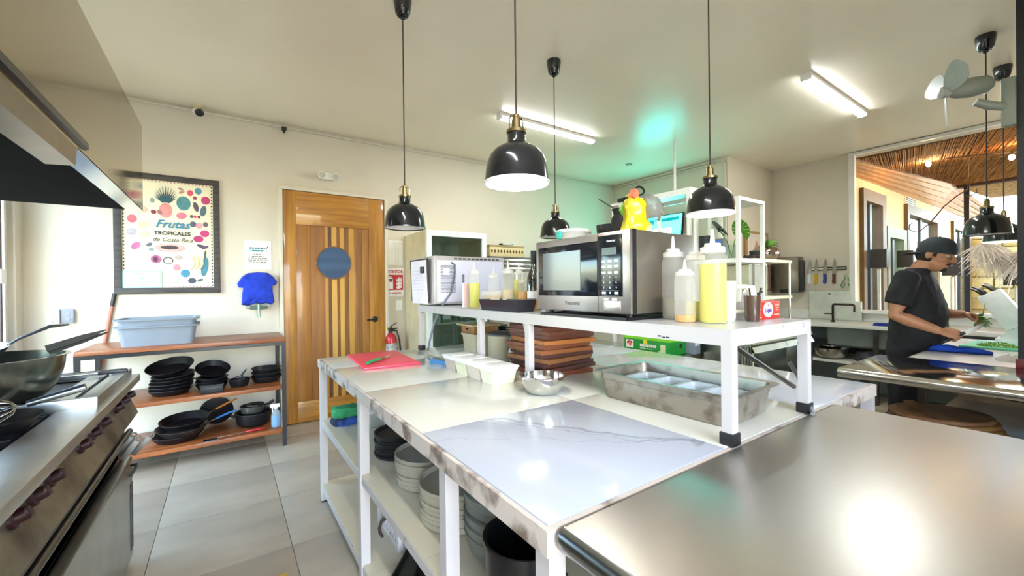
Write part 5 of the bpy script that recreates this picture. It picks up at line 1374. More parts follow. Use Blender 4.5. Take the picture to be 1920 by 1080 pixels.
G().box(-.021, .521, -.271, .221, 1.56, 1.60).obj('shelf', white_m, wf2)
dkb = thing('dark_panel_box', 'dark flat speaker box on the white frame shelf', 'speaker', (4.33, 2.52, 1.60))
G().box(-.06, .06, -.07, .05, 0, .27, bev=.008).obj('cabinet', blackpl_m, dkb)
G().box(-.062, -.06, -.06, .04, .02, .25).obj('front_grille', mat('dark_grey_grille', '3a3d42', .7), dkb)
fl_ = thing('flashlight', 'black and lime work light lying on the overhead white shelf', 'flashlight', (4.19, 3.36, 2.405))
G().box(-.04, .06, -.02, .24, 0, .05, bev=.01).obj('battery', blackpl_m, fl_)
G().tube([(0, .12, .05), (0, .02, .08), (0, -.06, .095)], [.025, .03, .04], 12).obj('lime_neck', mat('lime_plastic', 'b8d028', .4), fl_)
Mf = Matrix.Translation((0, -.07, .085)) @ Matrix.Rotation(R(70), 4, 'X') @ Matrix.Rotation(R(-30), 4, 'Y')
G().lathe([(.04, -.04), (.062, .0), (.066, .03), (.05, .03), (.03, .0), (0, .0)], 24, M=Mf).obj('lamp_head', blackpl_m, fl_)
G().lathe([(.03, .004), (.045, .02), (.0, .01)], 24, M=Mf).obj('reflector', polish_m, fl_)
# cyan screen on the far right wall
mo = thing('order_screen', 'glowing cyan order screen tilted on the far right wall', 'screen', (5.14, 3.68, 2.02), rot=(0, R(8), 0))
G().box(-.02, .02, -.36, .36, 0, .32, bev=.006).obj('housing', blackpl_m, mo)
G().box(-.022, -.02, -.345, .345, .015, .305).obj('lit_screen', teal_m, mo)
G().box(-.0235, -.022, .10, .30, .20, .26).obj('screen_tile', mat('screen_dark_cyan', '0a5a60', .3, emis='0a7c80', estr=1.0), mo)
G().box(-.0235, -.022, -.30, -.02, .22, .27).obj('screen_tile', mat('screen_dark_cyan'), mo)
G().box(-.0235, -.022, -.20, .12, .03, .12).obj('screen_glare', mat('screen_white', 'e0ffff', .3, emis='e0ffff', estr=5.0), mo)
G().tube([(.02, 0, .16), (.10, 0, .16)], .02, 8).obj('wall_arm', black_m, mo)
dl = thing('downlight', 'small grey recessed downlight in the ceiling near the far corner', 'downlight', (4.475, 3.673, CZ))
G().lathe([(.045, 0), (.045, -.006), (.03, -.008), (.028, -.002), (0, -.002)], 22).obj('ring', mat('grey_downlight', '77756c', .5), dl)
G().lathe([(.026, -.003), (.024, -.006), (0, -.006)], 22).obj('lens', white_m, dl)
# stainless prep fridge facing the viewer
pf = thing('prep_fridge', 'stainless steel prep fridge with sloped lids beyond the island', 'fridge', (3.95, 1.95, 0))
G().box(-.57, .55, -.35, .11, .08, .86).obj('body', mat('prep_steel', '77786c', .28, .95, var=.15, scale=4), pf)
for a, b in ((-.565, -.01), (.0, .545)):
    d_ = G().box(a, b, -.375, -.35, .12, .80, bev=.006).obj('door', mat('prep_door_steel', '7c7f72', .22, .95, var=.2, scale=3), pf)
    G().prism([(-.39, .80), (-.375, .80), (-.355, .84), (-.365, .845)], a, b, 'x').obj('handle_lip', mat('pale_lip_steel', 'c9c6a8', .3, .6), d_)
G().prism([(-.36, .86), (.11, .86), (.11, .97), (-.10, .96), (-.36, .90)], -.57, .55, 'x').obj('lid_rail', mat('cream_lid_rail', 'cfccb0', .3, .4), pf)
G().box(-.57, .55, -.37, -.35, .862, .885).obj('cutting_ledge', mat('cream_lid_rail'), pf)
for x in (-.5, .48):
    for y in (-.3, .06): G().lathe([(.02, 0), (.02, .08), (0, .08)], 12, c=(x, y, 0)).obj('foot', black_m, pf)
hn = thing('hanging_tongs', 'bundle of steel tongs hanging at the side of the prep fridge', 'tongs', (3.36, 1.62, .46))
for k in range(4):
    G().tube([(0, .02 * k, .38), (-.012 + .008 * k, .02 * k + .01, .1)], .006, 6).obj('arm', polish_m, hn)

# ------------------------------------------------------------------ niche: shelf with plants, pictures
pic = thing('framed_picture', 'small wood framed leaf picture standing behind the silver plant bowl', 'picture', (5.93, 2.735, 1.66))
fw_ = wood('pale_frame_wood', '9a7440', 'b48c54')
for a, b, c, d in ((-.30, .30, .36, .385), (-.30, .30, 0, .025), (-.30, -.275, .025, .36), (.275, .30, .025, .36)):
    G().box(a, b, -.03, 0, c, d).obj('frame_bar', fw_, pic)
G().box(-.275, .275, -.012, -.004, .025, .36).obj('print_sheet', mat('pink_white_print', 'd9cbbf', .6), pic)
G().prism([(-.06, .1), (.04, .09), (.06, .17), (0, .27), (-.05, .18)], -.0128, -.012, 'y').obj('printed_leaf', mat('dusty_pink_print', 'b98474', .6), pic)
pic2 = thing('leaf_picture', 'pink picture of dark leaves under the niche shelf', 'picture', (5.98, 2.735, 1.24))
for a, b, c, d in ((-.30, .30, .34, .36), (-.30, .30, 0, .02), (-.30, -.28, .02, .34), (.28, .30, .02, .34)):
    G().box(a, b, -.03, 0, c, d).obj('frame_bar', mat('brown_frame', '7a5a44', .5), pic2)
G().box(-.28, .28, -.012, -.004, .02, .34).obj('print_sheet', mat('mauve_print', 'b9a294', .6), pic2)
for cx, cz, a in ((-.12, .24, .5), (.12, .16, .45)):
    G().prism(blob(cx, cz, .05, .11, '', rot=a), -.0128, -.012, 'y').obj('printed_leaf', mat('dark_leaf_print', '46504a', .6), pic2)
ns = thing('chrome_shelf', 'white shelf on chrome posts carrying plants in the niche', 'shelf', (5.25, 2.40, 0))
for x in (-.45, .45):
    for y in (-.16, .22):
        G().tube([(x, y, 0), (x, y, 1.62)], .012, 8).obj('post', polish_m, ns)
for z in (1.59, 1.16, .6):
    G().box(-.48, .48, -.18, .24, z, z + .035).obj('shelf_board', mat('cream_shelf', 'e0dcc0', .4), ns)
ctb = thing('steel_cabinet', 'grey steel cabinet with pale frame on the niche shelf', 'cabinet', (4.92, 2.42, 1.196))
G().box(-.10, .30, -.12, .15, 0, .36).obj('body', mat('grey_cabinet', '8f8c80', .4, .3), ctb)
G().box(-.115, -.10, -.13, .16, 0, .385).box(-.115, .315, -.13, .16, .36, .385).box(.30, .315, -.13, .16, 0, .36).obj('pale_frame', mat('pale_frame', 'd6d2b4', .4), ctb)
sbp = thing('silver_plant_bowl', 'round silver bowl planter with leafy plant in the niche', 'plant', (5.50, 2.42, 1.626))
G().lathe([(0, 0), (.09, 0), (.145, .05), (.155, .10), (.13, .15), (.10, .165), (.095, .16), (.12, .145), (.145, .10), (0, .09)], 30).obj('bowl', mat('copper_silver', 'b9a79a', .12, 1.0), sbp)
rn = random.Random(4)
for k in range(14):
    a = rn.uniform(0, 2 * PI); L_ = rn.uniform(.12, .24); hgt = rn.uniform(.05, .2)
    p0 = Vector((0.02, 0, .12)); p2 = Vector((math.cos(a) * L_, math.sin(a) * L_ * .7, .12 + hgt * .4)); p1 = (p0 + p2) / 2 + Vector((0, 0, hgt))
    pts = [p0.lerp(p1, t).lerp(p1.lerp(p2, t), t) for t in (0, .2, .4, .6, .8, 1)]
    G().tube(pts, [.006, .016, .02, .018, .012, .002], 6, flat=.2).obj('leaf', leaf_m, sbp)
pc2 = thing('pine_cones', 'dark pot with reddish pebbles beside the silver bowl', 'pot', (5.12, 2.36, 1.626))
G().lathe([(0, 0), (.06, 0), (.07, .10), (.065, .10), (.055, .01), (0, .01)], 20).obj('pot_body', mat('dark_stone', '2e2c2c', .6), pc2)
for k in range(5): G().sph((-.07 - .03 * (k % 3), -.05 + .03 * k, .025), (.03, .025, .025)).obj('cone', mat('dark_red_cone', '3a2022', .7), pc2)
# monstera in a glass vase
mv = thing('monstera_vase', 'monstera leaf in a clear glass vase beside the white frame', 'plant', (4.42, 2.28, 1.60))
G().lathe([(0, 0), (.05, 0), (.055, .01), (.06, .16), (.057, .16), (.05, .012), (0, .01)], 24).obj('vase', clear_m, mv)
def monstera(c, r, M_, m, name):
    g = G(); 
    for k in range(14):
        a0 = R(-160 + 320 * k / 14); a1 = R(-160 + 320 * (k + .86) / 14)
        g.add([(0, 0, 0), (r * .25 * math.sin(a0), 0, r * .25 * math.cos(a0)), (r * math.sin(a0), -.01, r * (math.cos(a0) * 1.05)), (r * math.sin(a1), -.01, r * (math.cos(a1) * 1.05)), (r * .25 * math.sin(a1), 0, r * .25 * math.cos(a1))], [(0, 1, 2, 3, 4)])
    me_ = G(); 
    for f in g.f: pass
    for q in range(0, len(g.v), 5):
        vv = [M_ @ Vector(p) for p in g.v[q:q + 5]]; n_ = (M_.to_3x3() @ Vector((0, .003, 0)))
        me_.add([*vv, *[v + n_ for v in vv]], [(0, 1, 2, 3, 4), (9, 8, 7, 6, 5), (1, 6, 7, 2), (2, 7, 8, 3), (3, 8, 9, 4)])
    g2 = me_
    g2.sph(tuple(M_ @ Vector((0, .001, 0))), (r * .3, .004, r * .3), 12, 6)
    return g2.obj(name, m, c)
monstera(mv, .115, Matrix.Translation((.06, -.06, .31)) @ Matrix.Rotation(R(70), 4, 'Z') @ Matrix.Rotation(R(-20), 4, 'X'), mat('bright_leaf', '4e8a1c', .35, var=.2), 'leaf')
monstera(mv, .11, Matrix.Translation((-.06, .10, .33)) @ Matrix.Rotation(R(40), 4, 'Z') @ Matrix.Rotation(R(-40), 4, 'X'), mat('dark_grey_leaf', '3f4a44', .4), 'leaf')
G().tube([(0, 0, .02), (.02, -.02, .2), (.06, -.055, .30)], .005, 6).tube([(0, 0, .02), (-.02, .04, .2), (-.06, .10, .32)], .005, 6).obj('stem', leaf_m, mv)
bsg = thing('blue_label_box', 'grey box with small blue label beside the monstera', 'box', (4.30, 2.34, 1.60))
G().box(-.04, .04, -.05, .05, 0, .22, bev=.005).obj('box_body', mat('dark_grey_box', '5d625e', .5), bsg)
G().box(-.0415, -.04, -.03, .02, .15, .20).obj('blue_label', mat('blue_label', '2f6ad8', .5), bsg)

# ------------------------------------------------------------------ wall with dispenser, knives and sink
td = thing('towel_dispenser', 'brushed steel paper towel dispenser on the right wall', 'dispenser', (6.5, 2.545, 1.215))
G().box(-.17, -.002, -.17, .165, 0, .49, bev=.012).obj('cover', mat('dispenser_steel', '7d766a', .3, .9, var=.06), td)
G().box(-.172, -.02, -.06, .06, -.004, .05, bev=.004).obj('outlet_mouth', black_m, td)
G().box(-.165, -.01, -.19, -.165, .02, .44, bev=.006).obj('side_cheek', blackpl_m, td)
ks = thing('magnetic_strip', 'black magnetic knife strip on the right wall', 'knife strip', (6.5, 2.10, 1.53))
G().box(-.015, -.002, -.20, .20, -.022, .022, bev=.003).obj('strip', blackpl_m, ks)
G().box(-.017, -.015, -.19, .19, -.008, .008).obj('steel_band', polish_m, ks)
def wall_knife(y, hexc, lab, z=1.53, L=.17, hl=.12):
    k = thing('kitchen_knife', lab, 'knife', (6.482, y, z), rot=(R(2), 0, 0), group='knives on the magnetic strip')
    G().prism([(-.022, -.07), (.022, -.075), (.022, .03), (.008, .115), (-.002, .135), (-.02, .06)], -.004, -.001, 'x').obj('blade', mat('knife_blade_steel', 'a8a09a', .25, .9), k)
    G().prism([(-.018, -.19), (.0, -.20), (.02, -.18), (.016, -.13), (.02, -.07), (-.016, -.07)], -.012, .006, 'x').obj('handle', mat('handle_' + hexc, hexc, .4), k)
wall_knife(2.30, 'e4e2dc', 'kitchen knife with white handle half hidden by the towel dispenser')
wall_knife(2.225, 'c9a41c', 'kitchen knife with yellow handle on the magnetic strip')
wall_knife(2.125, '2b3f94', 'kitchen knife with blue handle on the magnetic strip')
wall_knife(2.025, '5a2e26', 'kitchen knife with brown handle on the magnetic strip')
sc_ = thing('kitchen_scissors', 'green handled scissors hanging on the wall by the opening', 'scissors', (6.49, 1.90, 1.42))
for s in (-1, 1):
    G().tube([(-.006, s * .015, .0), (-.006, s * .02, -.04), (-.006, s * .045, -.07), (-.006, s * .06, -.11), (-.006, s * .045, -.14), (-.006, s * .025, -.12), (-.006, s * .02, -.08)], .006, 6).obj('handle_loop', mat('pale_green_plastic', '5f9460', .4), sc_)
    G().tube([(-.006, s * .015, 0), (-.006, s * .03, .02), (-.006, s * .012, .035)], .007, 6).obj('hanging_ring', polish_m, sc_)
skc = thing('sink_counter', 'white sink counter along the right wall with open shelf below', 'counter', (6.13, 1.75, 0))
ctm = mat('white_worktop', 'd9d7ce', .3, var=.03)
G().box(-.38, .36, -1.6, .99, .83, .87, bev=.004).obj('worktop', ctm, skc)
G().box(.335, .365, -1.6, .99, .87, .985).obj('upstand', ctm, skc)
G().box(-.34, .36, -1.6, .99, .42, .45).obj('lower_shelf', ctm, skc)
G().box(.33, .36, -1.6, .99, 0, .83).obj('back_board', mat('dim_grey_board', '6a6f6c', .5), skc)
for y in (-1.55, -.3, .96): G().box(-.33, -.29, y - .02, y + .02, 0, .83).obj('leg', dsteel_m, skc)
sk = G().loft([rrect(.20, .25, .60), rrect(.22, .27, .62), rrect(.23, .28, .83)]).obj('sink_bowl', mat('grey_sink_tub', '7b8580', .35), skc, loc=(-.02, -.1, 0))
fau = thing('faucet', 'dark square faucet with spout over the sink', 'faucet', (6.02, 1.90, .87))
fm = mat('dark_bronze', '3d332c', .25, .8)
G().tube([(0, 0, 0), (0, 0, .20), (-.005, -.01, .215), (-.02, -.20, .215), (-.022, -.215, .205), (-.022, -.215, .13)], .013, 8).obj('spout', fm, fau)
G().tube([(0, 0, .10), (-.03, .08, .10)], .008, 8).obj('lever', fm, fau)
G().lathe([(.022, 0), (.022, .02), (0, .02)], 14).obj('base_ring', fm, fau)
for k, (y0_, y1_, h_, x_, lab) in enumerate(((1.84, 2.30, .37, 6.46, 'large white splash board leaning on the wall behind the faucet'), (1.72, 1.98, .24, 6.39, 'small white cutting board standing behind the faucet spout'))):
    t = thing('white_board', lab, 'board', (x_, (y0_ + y1_) / 2, .871))
    G().box(-.012, .006, -(y1_ - y0_) / 2, (y1_ - y0_) / 2, 0, h_, bev=.012).obj('panel', mat('pale_green_white', 'd2d8cc', .35), t)
    G().lathe([(.012, 0), (.012, .003), (0, .003)], 14, M=Matrix.Translation((-.012, 0, h_ - .04)) @ Matrix.Rotation(R(-90), 4, 'Y')).obj('hanging_hole', mat('dim_grey_board'), t)
bls = thing('blue_cloth', 'folded dark blue cloth on the edge of the sink counter', 'cloth', (5.84, 1.38, .871))
G().box(-.05, .06, -.09, .09, 0, .018, bev=.006).box(-.045, .055, -.085, .085, .018, .03, bev=.006).obj('folded_cloth', mat('dark_blue_cloth', '1f2f8a', .85), bls)
sbl = thing('steel_bowl', 'wide steel bowl on the shelf below the sink counter', 'bowl', (5.93, 1.90, .451))
G().lathe(bowl_mesh(.17, .12, .002, .5, .01), 34).obj('bowl_body', steel_m, sbl)
sbl2 = thing('steel_bowl', 'small steel bowl stacked in the wide bowl below the sink', 'bowl', (5.95, 1.90, .50))
G().lathe(bowl_mesh(.10, .10, .002, .5, .006), 30).obj('bowl_body', polish_m, sbl2)
bag = thing('dark_bag', 'crumpled dark bag on the shelf below the sink', 'bag', (5.95, 1.55, .451))
G().loft(crumple([ell(.10, .12, 0), ell(.12, .13, .05), ell(.08, .10, .10), ell(.03, .03, .12)], 33, .012)).obj('bag_body', mat('dark_bag', '33303a', .5), bag)
gtb = thing('grey_tub', 'grey plastic tub beside the steel bowls below the sink', 'tub', (5.98, 2.24, .451))
G().loft([rrect(.10, .10, .003), rrect(.105, .105, 0), rrect(.12, .12, .2), rrect(.13, .13, .2), rrect(.13, .13, .21), rrect(.115, .115, .208), rrect(.1, .1, .006)]).obj('tub_body', mat('dark_grey_tub', '5a615e', .4), gtb)

# ------------------------------------------------------------------ white counter with red edge where the man works
pcx = thing('prep_counter', 'white topped counter with dark red edge in front of the man', 'counter', (4.4, -.1, 0))
G().box(-.72, .85, -1.1, .845, .815, .848, bev=.003).obj('worktop', mat('white_prep_top', 'cfcac6', .25, var=.03), pcx)
G().box(-.735, -.72, -1.1, .85, .805, .848).obj('red_edge', mat('dark_red_edge', '6a2a2c', .4), pcx)
G().box(-.735, .85, .845, .855, .81, .848).obj('end_edge', mat('pale_edge', 'b9a8a0', .4), pcx)
for x in (-.66, .80):
    for y in (-1.0, .0, .80): G().box(x - .02, x + .02, y - .02, y + .02, 0, .815).obj('leg', dsteel_m, pcx)
G().box(-.68, .82, -1.05, .80, .4, .42).obj('under_shelf', dsteel_m, pcx)
cbg = thing('cutting_board', 'green cutting board on the white counter in front of the man', 'cutting board', (4.78, .46, .849), rz=R(-4))
G().box(-.26, .26, -.24, .17, 0, .014, bev=.003).obj('board', mat('mint_green_plastic', '5cb890', .4), cbg)
hb = tag(bpy.data.objects.new('chopped_herbs', None), 'heap of chopped green herbs on the green cutting board', 'herbs')
COL.objects.link(hb); hb.location = (4.62, .46, .863)
g = G(); rn = random.Random(9)
for k in range(420):
    a = rn.uniform(0, 2 * PI); rr_ = math.sqrt(rn.random())
    x, y = rr_ * .06 * math.cos(a), rr_ * .115 * math.sin(a)
    zt_ = .03 * (1 - rr_ ** 2)
    z = rn.uniform(0, zt_ + .002)
    M_ = Matrix.Translation((x, y, z + .002)) @ Euler((rn.uniform(0, 3), rn.uniform(0, 3), rn.uniform(0, 3))).to_matrix().to_4x4()
    s = rn.uniform(.005, .011)
    g.add([(-s, 0, 0), (0, -s * .5, .001), (s, 0, 0), (0, s * .5, .001)], [(0, 1, 2, 3)], rn.randrange(2), M_)
o = g.obj('chopped_leaves', [mat('herb_green', '6a9a34', .6, var=.3, scale=50), mat('herb_pale', 'a9bf62', .6)], hb)
o['kind'] = 'stuff'
bt_ = thing('blue_towel', 'rolled royal blue towel on the edge of the white counter', 'towel', (4.16, .60, .849), rz=R(-84))
rings = []
for k in range(9):
    u = k / 8; x = -.16 + .32 * u; s = (.75, 1, 1.05, 1, .85, .9, .8, .75, .45)[k]
    rings.append([(x, .045 * s * math.cos(a), max(0, .024 * s + .026 * s * math.sin(a))) for a in [2 * PI * i / 14 for i in range(14)]])
G().loft(crumple(rings, 6, .004)).obj('rolled_cloth', mat('royal_blue_towel', '1140a8', .9, var=.2, scale=25), bt_)
kb = thing('knife_block', 'tilted white knife block full of black handled knives', 'knife block', (4.9, .385, 1.0), rot=(R(-31), 0, 0))
G().box(-.07, .07, -.068, .068, 0, .29, bev=.006).obj('block', mat('white_block', 'd9dcd8', .35), kb)
rn = random.Random(3)
for k in range(8):
    x, y = -.045 + .03 * (k % 4), -.03 + .055 * (k // 4) + rn.uniform(-.01, .01)
    G().tube([(x, y, .288), (x, y + .012, .325 + rn.uniform(0, .03)), (x, y + .03, .35 + rn.uniform(0, .03))], [.009, .011, .009], 8, flat=.7).obj('knife_handle', blackpl_m, kb)
kbs = thing('block_stand', 'low white riser on the counter carrying the knife block', 'stand', (4.92, .36, .849))
G().box(-.09, .09, -.16, .14, 0, .055, bev=.006).prism([(-.12, .055), (.12, .055), (.085, .110), (-.03, .178), (-.07, .178)], -.07, .07, 'x').obj('riser', mat('white_block'), kbs)
cp = thing('crumpled_film', 'crumpled clear plastic wrap on the white counter by the post', 'plastic wrap', (3.98, .34, .849))
G().loft(crumple([ell(.09, .075, 0, 18), ell(.085, .07, .012, 18), ell(.05, .045, .025, 18), ell(.015, .015, .03, 18)], 12, .010)).obj('film', milky('clear_film', 'e9e4de', .35, .15), cp)

# dark post with wall fan
ps = thing('dark_post', 'black vertical steel post at the right edge', 'post', (3.73, .18, 0))
G().box(-.05, .05, -.115, .115, .849, CZ).obj('shaft', mat('black_post_paint', '14171c', .4), ps)
G().box(-.058, .058, -.125, .125, .849, .90, bev=.004).obj('base_collar', mat('dark_red_edge'), ps)
fan = thing('wall_fan', 'grey oscillating fan mounted on the dark post', 'fan', (3.62, .325, 2.34))
fgm = mat('grey_green_fan_plastic', '868d82', .4)
G().box(-.02, .035, -.035, .02, -.13, .14, bev=.008).obj('mount_plate', fgm, fan)
G().tube([(0, 0, -.02), (-.04, .06, .0), (-.07, .11, .03)], [.022, .025, .022], 10).obj('arm', fgm, fan)
ax = Vector((-.52, .84, -.06)).normalized()
Mfan = Matrix.Translation((-.10, .155, .115)) @ ax.to_track_quat('Z', 'Y').to_matrix().to_4x4()
G().lathe([(0, -.13), (.03, -.125), (.05, -.10), (.055, -.03), (.045, .03), (.03, .06), (0, .06)], 22, M=Mfan).obj('motor_housing', fgm, fan)
G().lathe([(.032, .06), (.034, .095), (.02, .105), (0, .105)], 20, M=Mfan).obj('hub_cap', mat('pale_grey_hub', 'a3a8a0', .35), fan)
for k in range(3):
    Mb = Mfan @ Matrix.Rotation(2 * PI * k / 3 + .5, 4, 'Z')
    cp_ = [(.02, -.02), (.06, -.05), (.14, -.075), (.195, -.05), (.205, .0), (.18, .045), (.10, .05), (.03, .025)]
    pts = []
    for i in range(8):
        a, b, c, d = (Vector(cp_[(i + j - 1) % 8]) for j in range(4))
        for u in (0, .33, .66):
            v = .5 * ((2 * b) + (c - a) * u + (2 * a - 5 * b + 4 * c - d) * u * u + (3 * b - a - 3 * c + d) * u ** 3)
            pts.append((v.x, v.y))
    g = G(); n = len(pts)
    vs = [(x, y, .075 + y * .35) for x, y in pts] + [(x, y, .078 + y * .35) for x, y in pts]
    g.add(vs, [tuple(range(n)), tuple(range(2 * n - 1, n - 1, -1))] + [(i, (i + 1) % n, n + (i + 1) % n, n + i) for i in range(n)], 0, Mb)
    g.obj('blade', mat('pale_grey_blade', '9aa098', .4), fan)
# ------------------------------------------------------------------ the room beyond the serving opening
fy0 = 2.0
fc = mat('warm_cream_wall', 'cdb987', .6, var=.04)
g = G(); wins = [(7.42, 8.27, 0.0, 2.585), (8.52, 9.40, 0.0, 2.13), (9.64, 11.79, 0.0, 2.595), (13.33, 15.2, 0.0, 2.60)]
xs = 6.65
for a, b, z0, z1 in wins:
    g.box(xs, a, fy0, fy0 + .15, -.12, 2.86); g.box(a, b, fy0, fy0 + .15, z1, 2.86); xs = b
g.box(xs, 16.5, fy0, fy0 + .15, -.12, 2.86)
struct('wall_terrace', g, fc, 'cream terrace wall with brown framed windows')
bfm = mat('brown_window_frame', '6a5238', .5, var=.1)
gfm = mat('green_grey_window_frame', '6f7050', .5)
for k, (a, b, z0, z1) in enumerate(wins):
    m = gfm if k == 1 else bfm
    wd = struct('window_%d' % (k + 1), G().box(a - .07, a + .06, fy0 - .05, fy0 + .1, -.1, z1 + .09).box(b - .06, b + .12, fy0 - .05, fy0 + .1, -.1, z1 + .09).box(a + .06, b - .06, fy0 - .05, fy0 + .1, z1 - .08, z1 + .09), m, ('brown framed tall window nearest the serving opening', 'low green framed door beyond the serving opening', 'wide brown framed window behind the man in the cap', 'far brown framed window behind the pendant lamp')[k])
    G().box(a + .06, b - .06, fy0 + .02, fy0 + .03, -.1, z1 - .08).obj('glass_pane', clear_m, wd)
    G().box((a + b) / 2 - .05, (a + b) / 2 + .05, fy0 + .0, fy0 + .05, -.1, z1 - .08).obj('mullion', mat('dark_window_metal', '34332f', .4), wd)
# garden seen through the windows
struct('wall_garden', G().box(5.6, 17.5, 4.7, 4.85, -.12, 1.6), mat('terracotta_wall', 'a0705a', .7, var=.1), 'terracotta garden wall behind the windows')
for k, (x, y, z, lab) in enumerate(((7.9, 3.2, 0, 'bright green palm outside the nearest terrace window'), (10.9, 3.3, 0, 'broad leafed plant outside the wide terrace window'), (14.2, 3.3, 0, 'leafy garden plant outside the far terrace window'))):
    t = thing('garden_palm', lab, 'plant', (x, y, -.12), group='garden plants')
    rn = random.Random(40 + k)
    G().tube([(0, 0, 0), (.03, 0, .7), (0, .02, 1.3)], [.06, .05, .04], 8).obj('trunk', mat('palm_trunk', '6a5236', .8), t)
    for q in range(16):
        a = rn.uniform(0, 2 * PI); L_ = rn.uniform(.6, 1.1); hgt = rn.uniform(.3, .9)
        p0 = Vector((0, 0, 1.25)); p2 = Vector((math.cos(a) * L_, math.sin(a) * L_, 1.25 + hgt * .5)); p1 = (p0 + p2) / 2 + Vector((0, 0, hgt))
        pts = [p0.lerp(p1, u).lerp(p1.lerp(p2, u), u) for u in (0, .2, .4, .6, .8, 1)]
        G().tube(pts, [.012, .07, .09, .08, .05, .004], 6, flat=.15).obj('frond', mat('palm_green', '86b024', .5, var=.25, scale=5), t)
# wooden soffit and reed ceiling
A, B = Vector((6.66, 1.846, 2.93)), Vector((12.0, 1.716, 3.265))
sof = wood('orange_soffit_wood', '8f5516', 'bd7e2a', axis='x', scale=2, coat=.3)
ws = [Vector((6.66, 2.0, 2.80)), Vector((12.0, 2.0, 2.86)), Vector((17.0, 2.0, 2.9)), ]
E2 = Vector((17.0, 1.62, 3.02))
def slab(name, quads, m, th=.02, label=None):
    g = G()
    for q in quads:
        q = [Vector(p) for p in q]; n = (q[1] - q[0]).cross(q[2] - q[0]).normalized() * th
        if n.z < 0: n = -n
        k = len(q)
        g.add(q + [p + n for p in q], [tuple(range(k)), tuple(range(2 * k - 1, k - 1, -1))] + [(i, (i + 1) % k, k + (i + 1) % k, k + i) for i in range(k)])
    return struct(name, g, m, label)
so = struct('ceiling_soffit', G().add([(6.66, 2.0, 2.83), (17, 2.0, 2.93), (17, 2.02, 2.95), (6.66, 2.02, 2.85)], [(0, 1, 2, 3)]), sof, 'orange wooden soffit under the reed roof')
def lerp_edge(u):
    lo = ws[0].lerp(ws[1], min(1, u * 2)) if u <= .5 else ws[1].lerp(ws[2], u * 2 - 1)
    hi = A.lerp(B, u * 2) if u <= .5 else B.lerp(E2, u * 2 - 1)
    return lo, hi
nb = 5
for k in range(nb):
    g = G()
    for s in range(2):
        u0, u1 = s * .5, (s + 1) * .5
        l0, h0 = lerp_edge(u0); l1, h1 = lerp_edge(u1 if s else .4999)
        f0, f1 = k / nb + .006, (k + 1) / nb - .004
        q = [l0.lerp(h0, f0), l1.lerp(h1, f0), l1.lerp(h1, f1), l0.lerp(h0, f1)]
        up_ = Vector((0, .02, .03))
        g.add(q + [p + up_ for p in q], [(0, 1, 2, 3), (7, 6, 5, 4), (0, 4, 5, 1), (1, 5, 6, 2), (2, 6, 7, 3), (3, 7, 4, 0)])
    g.obj('plank', sof, so)
reed_m = mat('reed_thatch', 'b9834a', .75, hex2='85562a', scale=9, lo=.3, hi=.7, detail=8)
reed2_m = mat('pale_reed', 'cf9f62', .75, var=.15)
D = Vector((6.66, -8.8, 3.12)); Cc = Vector((12.0, -8.8, 3.45))  # roof carried on unseen to keep skylight off the terrace
rf = slab('ceiling_reed', [(A, B, Cc, D)], mat('reed_backing', '9a6a38', .8, hex2='6e4722', scale=6, stretch=(.6, 12, 1), lo=.3, hi=.7), .06, 'reed matting roof beyond the serving opening')
g = G(); rn = random.Random(21)
for k in range(620):
    u = k / 620
    y_ = 2.35 - 5.2 * u
    for seg in range(7):
        x0 = 6.66 + 5.34 * (seg + rn.uniform(-.2, .2)) / 7; x1 = x0 + .9
        x0 = max(6.66, x0); x1 = min(12.0, x1)
        off = rn.uniform(-.012, .012)
        ya, yb_ = y_ + off + .2 * (x0 - 9.3), y_ + off + .2 * (x1 - 9.3)
        lim = 1.838 - (x1 - 6.66) / 5.34 * .13
        if ya > 1.838 - (x0 - 6.66) / 5.34 * .13: continue
        if yb_ > lim:
            x1 = x0 + (x1 - x0) * max(.05, (lim - ya) / (yb_ - ya)); yb_ = lim
        def zr(x, y): return 2.93 + (x - 6.66) / 5.34 * .335 + max(0, (1.8 - y)) * .018 - .012
        w_ = rn.uniform(.003, .005)
        za, zb_ = zr(x0, ya), zr(x1, yb_)
        g.add([(x0, ya - w_, za), (x0, ya + w_, za), (x1, yb_ + w_, zb_), (x1, yb_ - w_, zb_), (x0, ya, za - .009), (x1, yb_, zb_ - .009)], [(0, 4, 5, 3), (4, 1, 2, 5), (0, 1, 4), (3, 5, 2), (0, 3, 2, 1)], rn.randrange(2))
o = g.obj('reed_stems', [reed_m, reed2_m], rf, smooth=False); o['kind'] = 'stuff'
G().box(11.95, 12.08, -3.0, 1.72, 3.20, 3.27).obj('roof_beam', mat('dark_roof_beam', '4a3020', .6), rf)
slab('ceiling_reed_far', [(Vector((12.0, 1.72, 3.22)), Vector((15.0, 1.60, 3.32)), Vector((15.0, -8.8, 3.40)), Vector((12.0, -8.8, 3.34)))], mat('pale_thatch', 'c8a468', .85, hex2='8a6a3a', scale=14, bump=.6), .05, 'pale thatch at the far end of the terrace')  # also extended out of view against the skylight
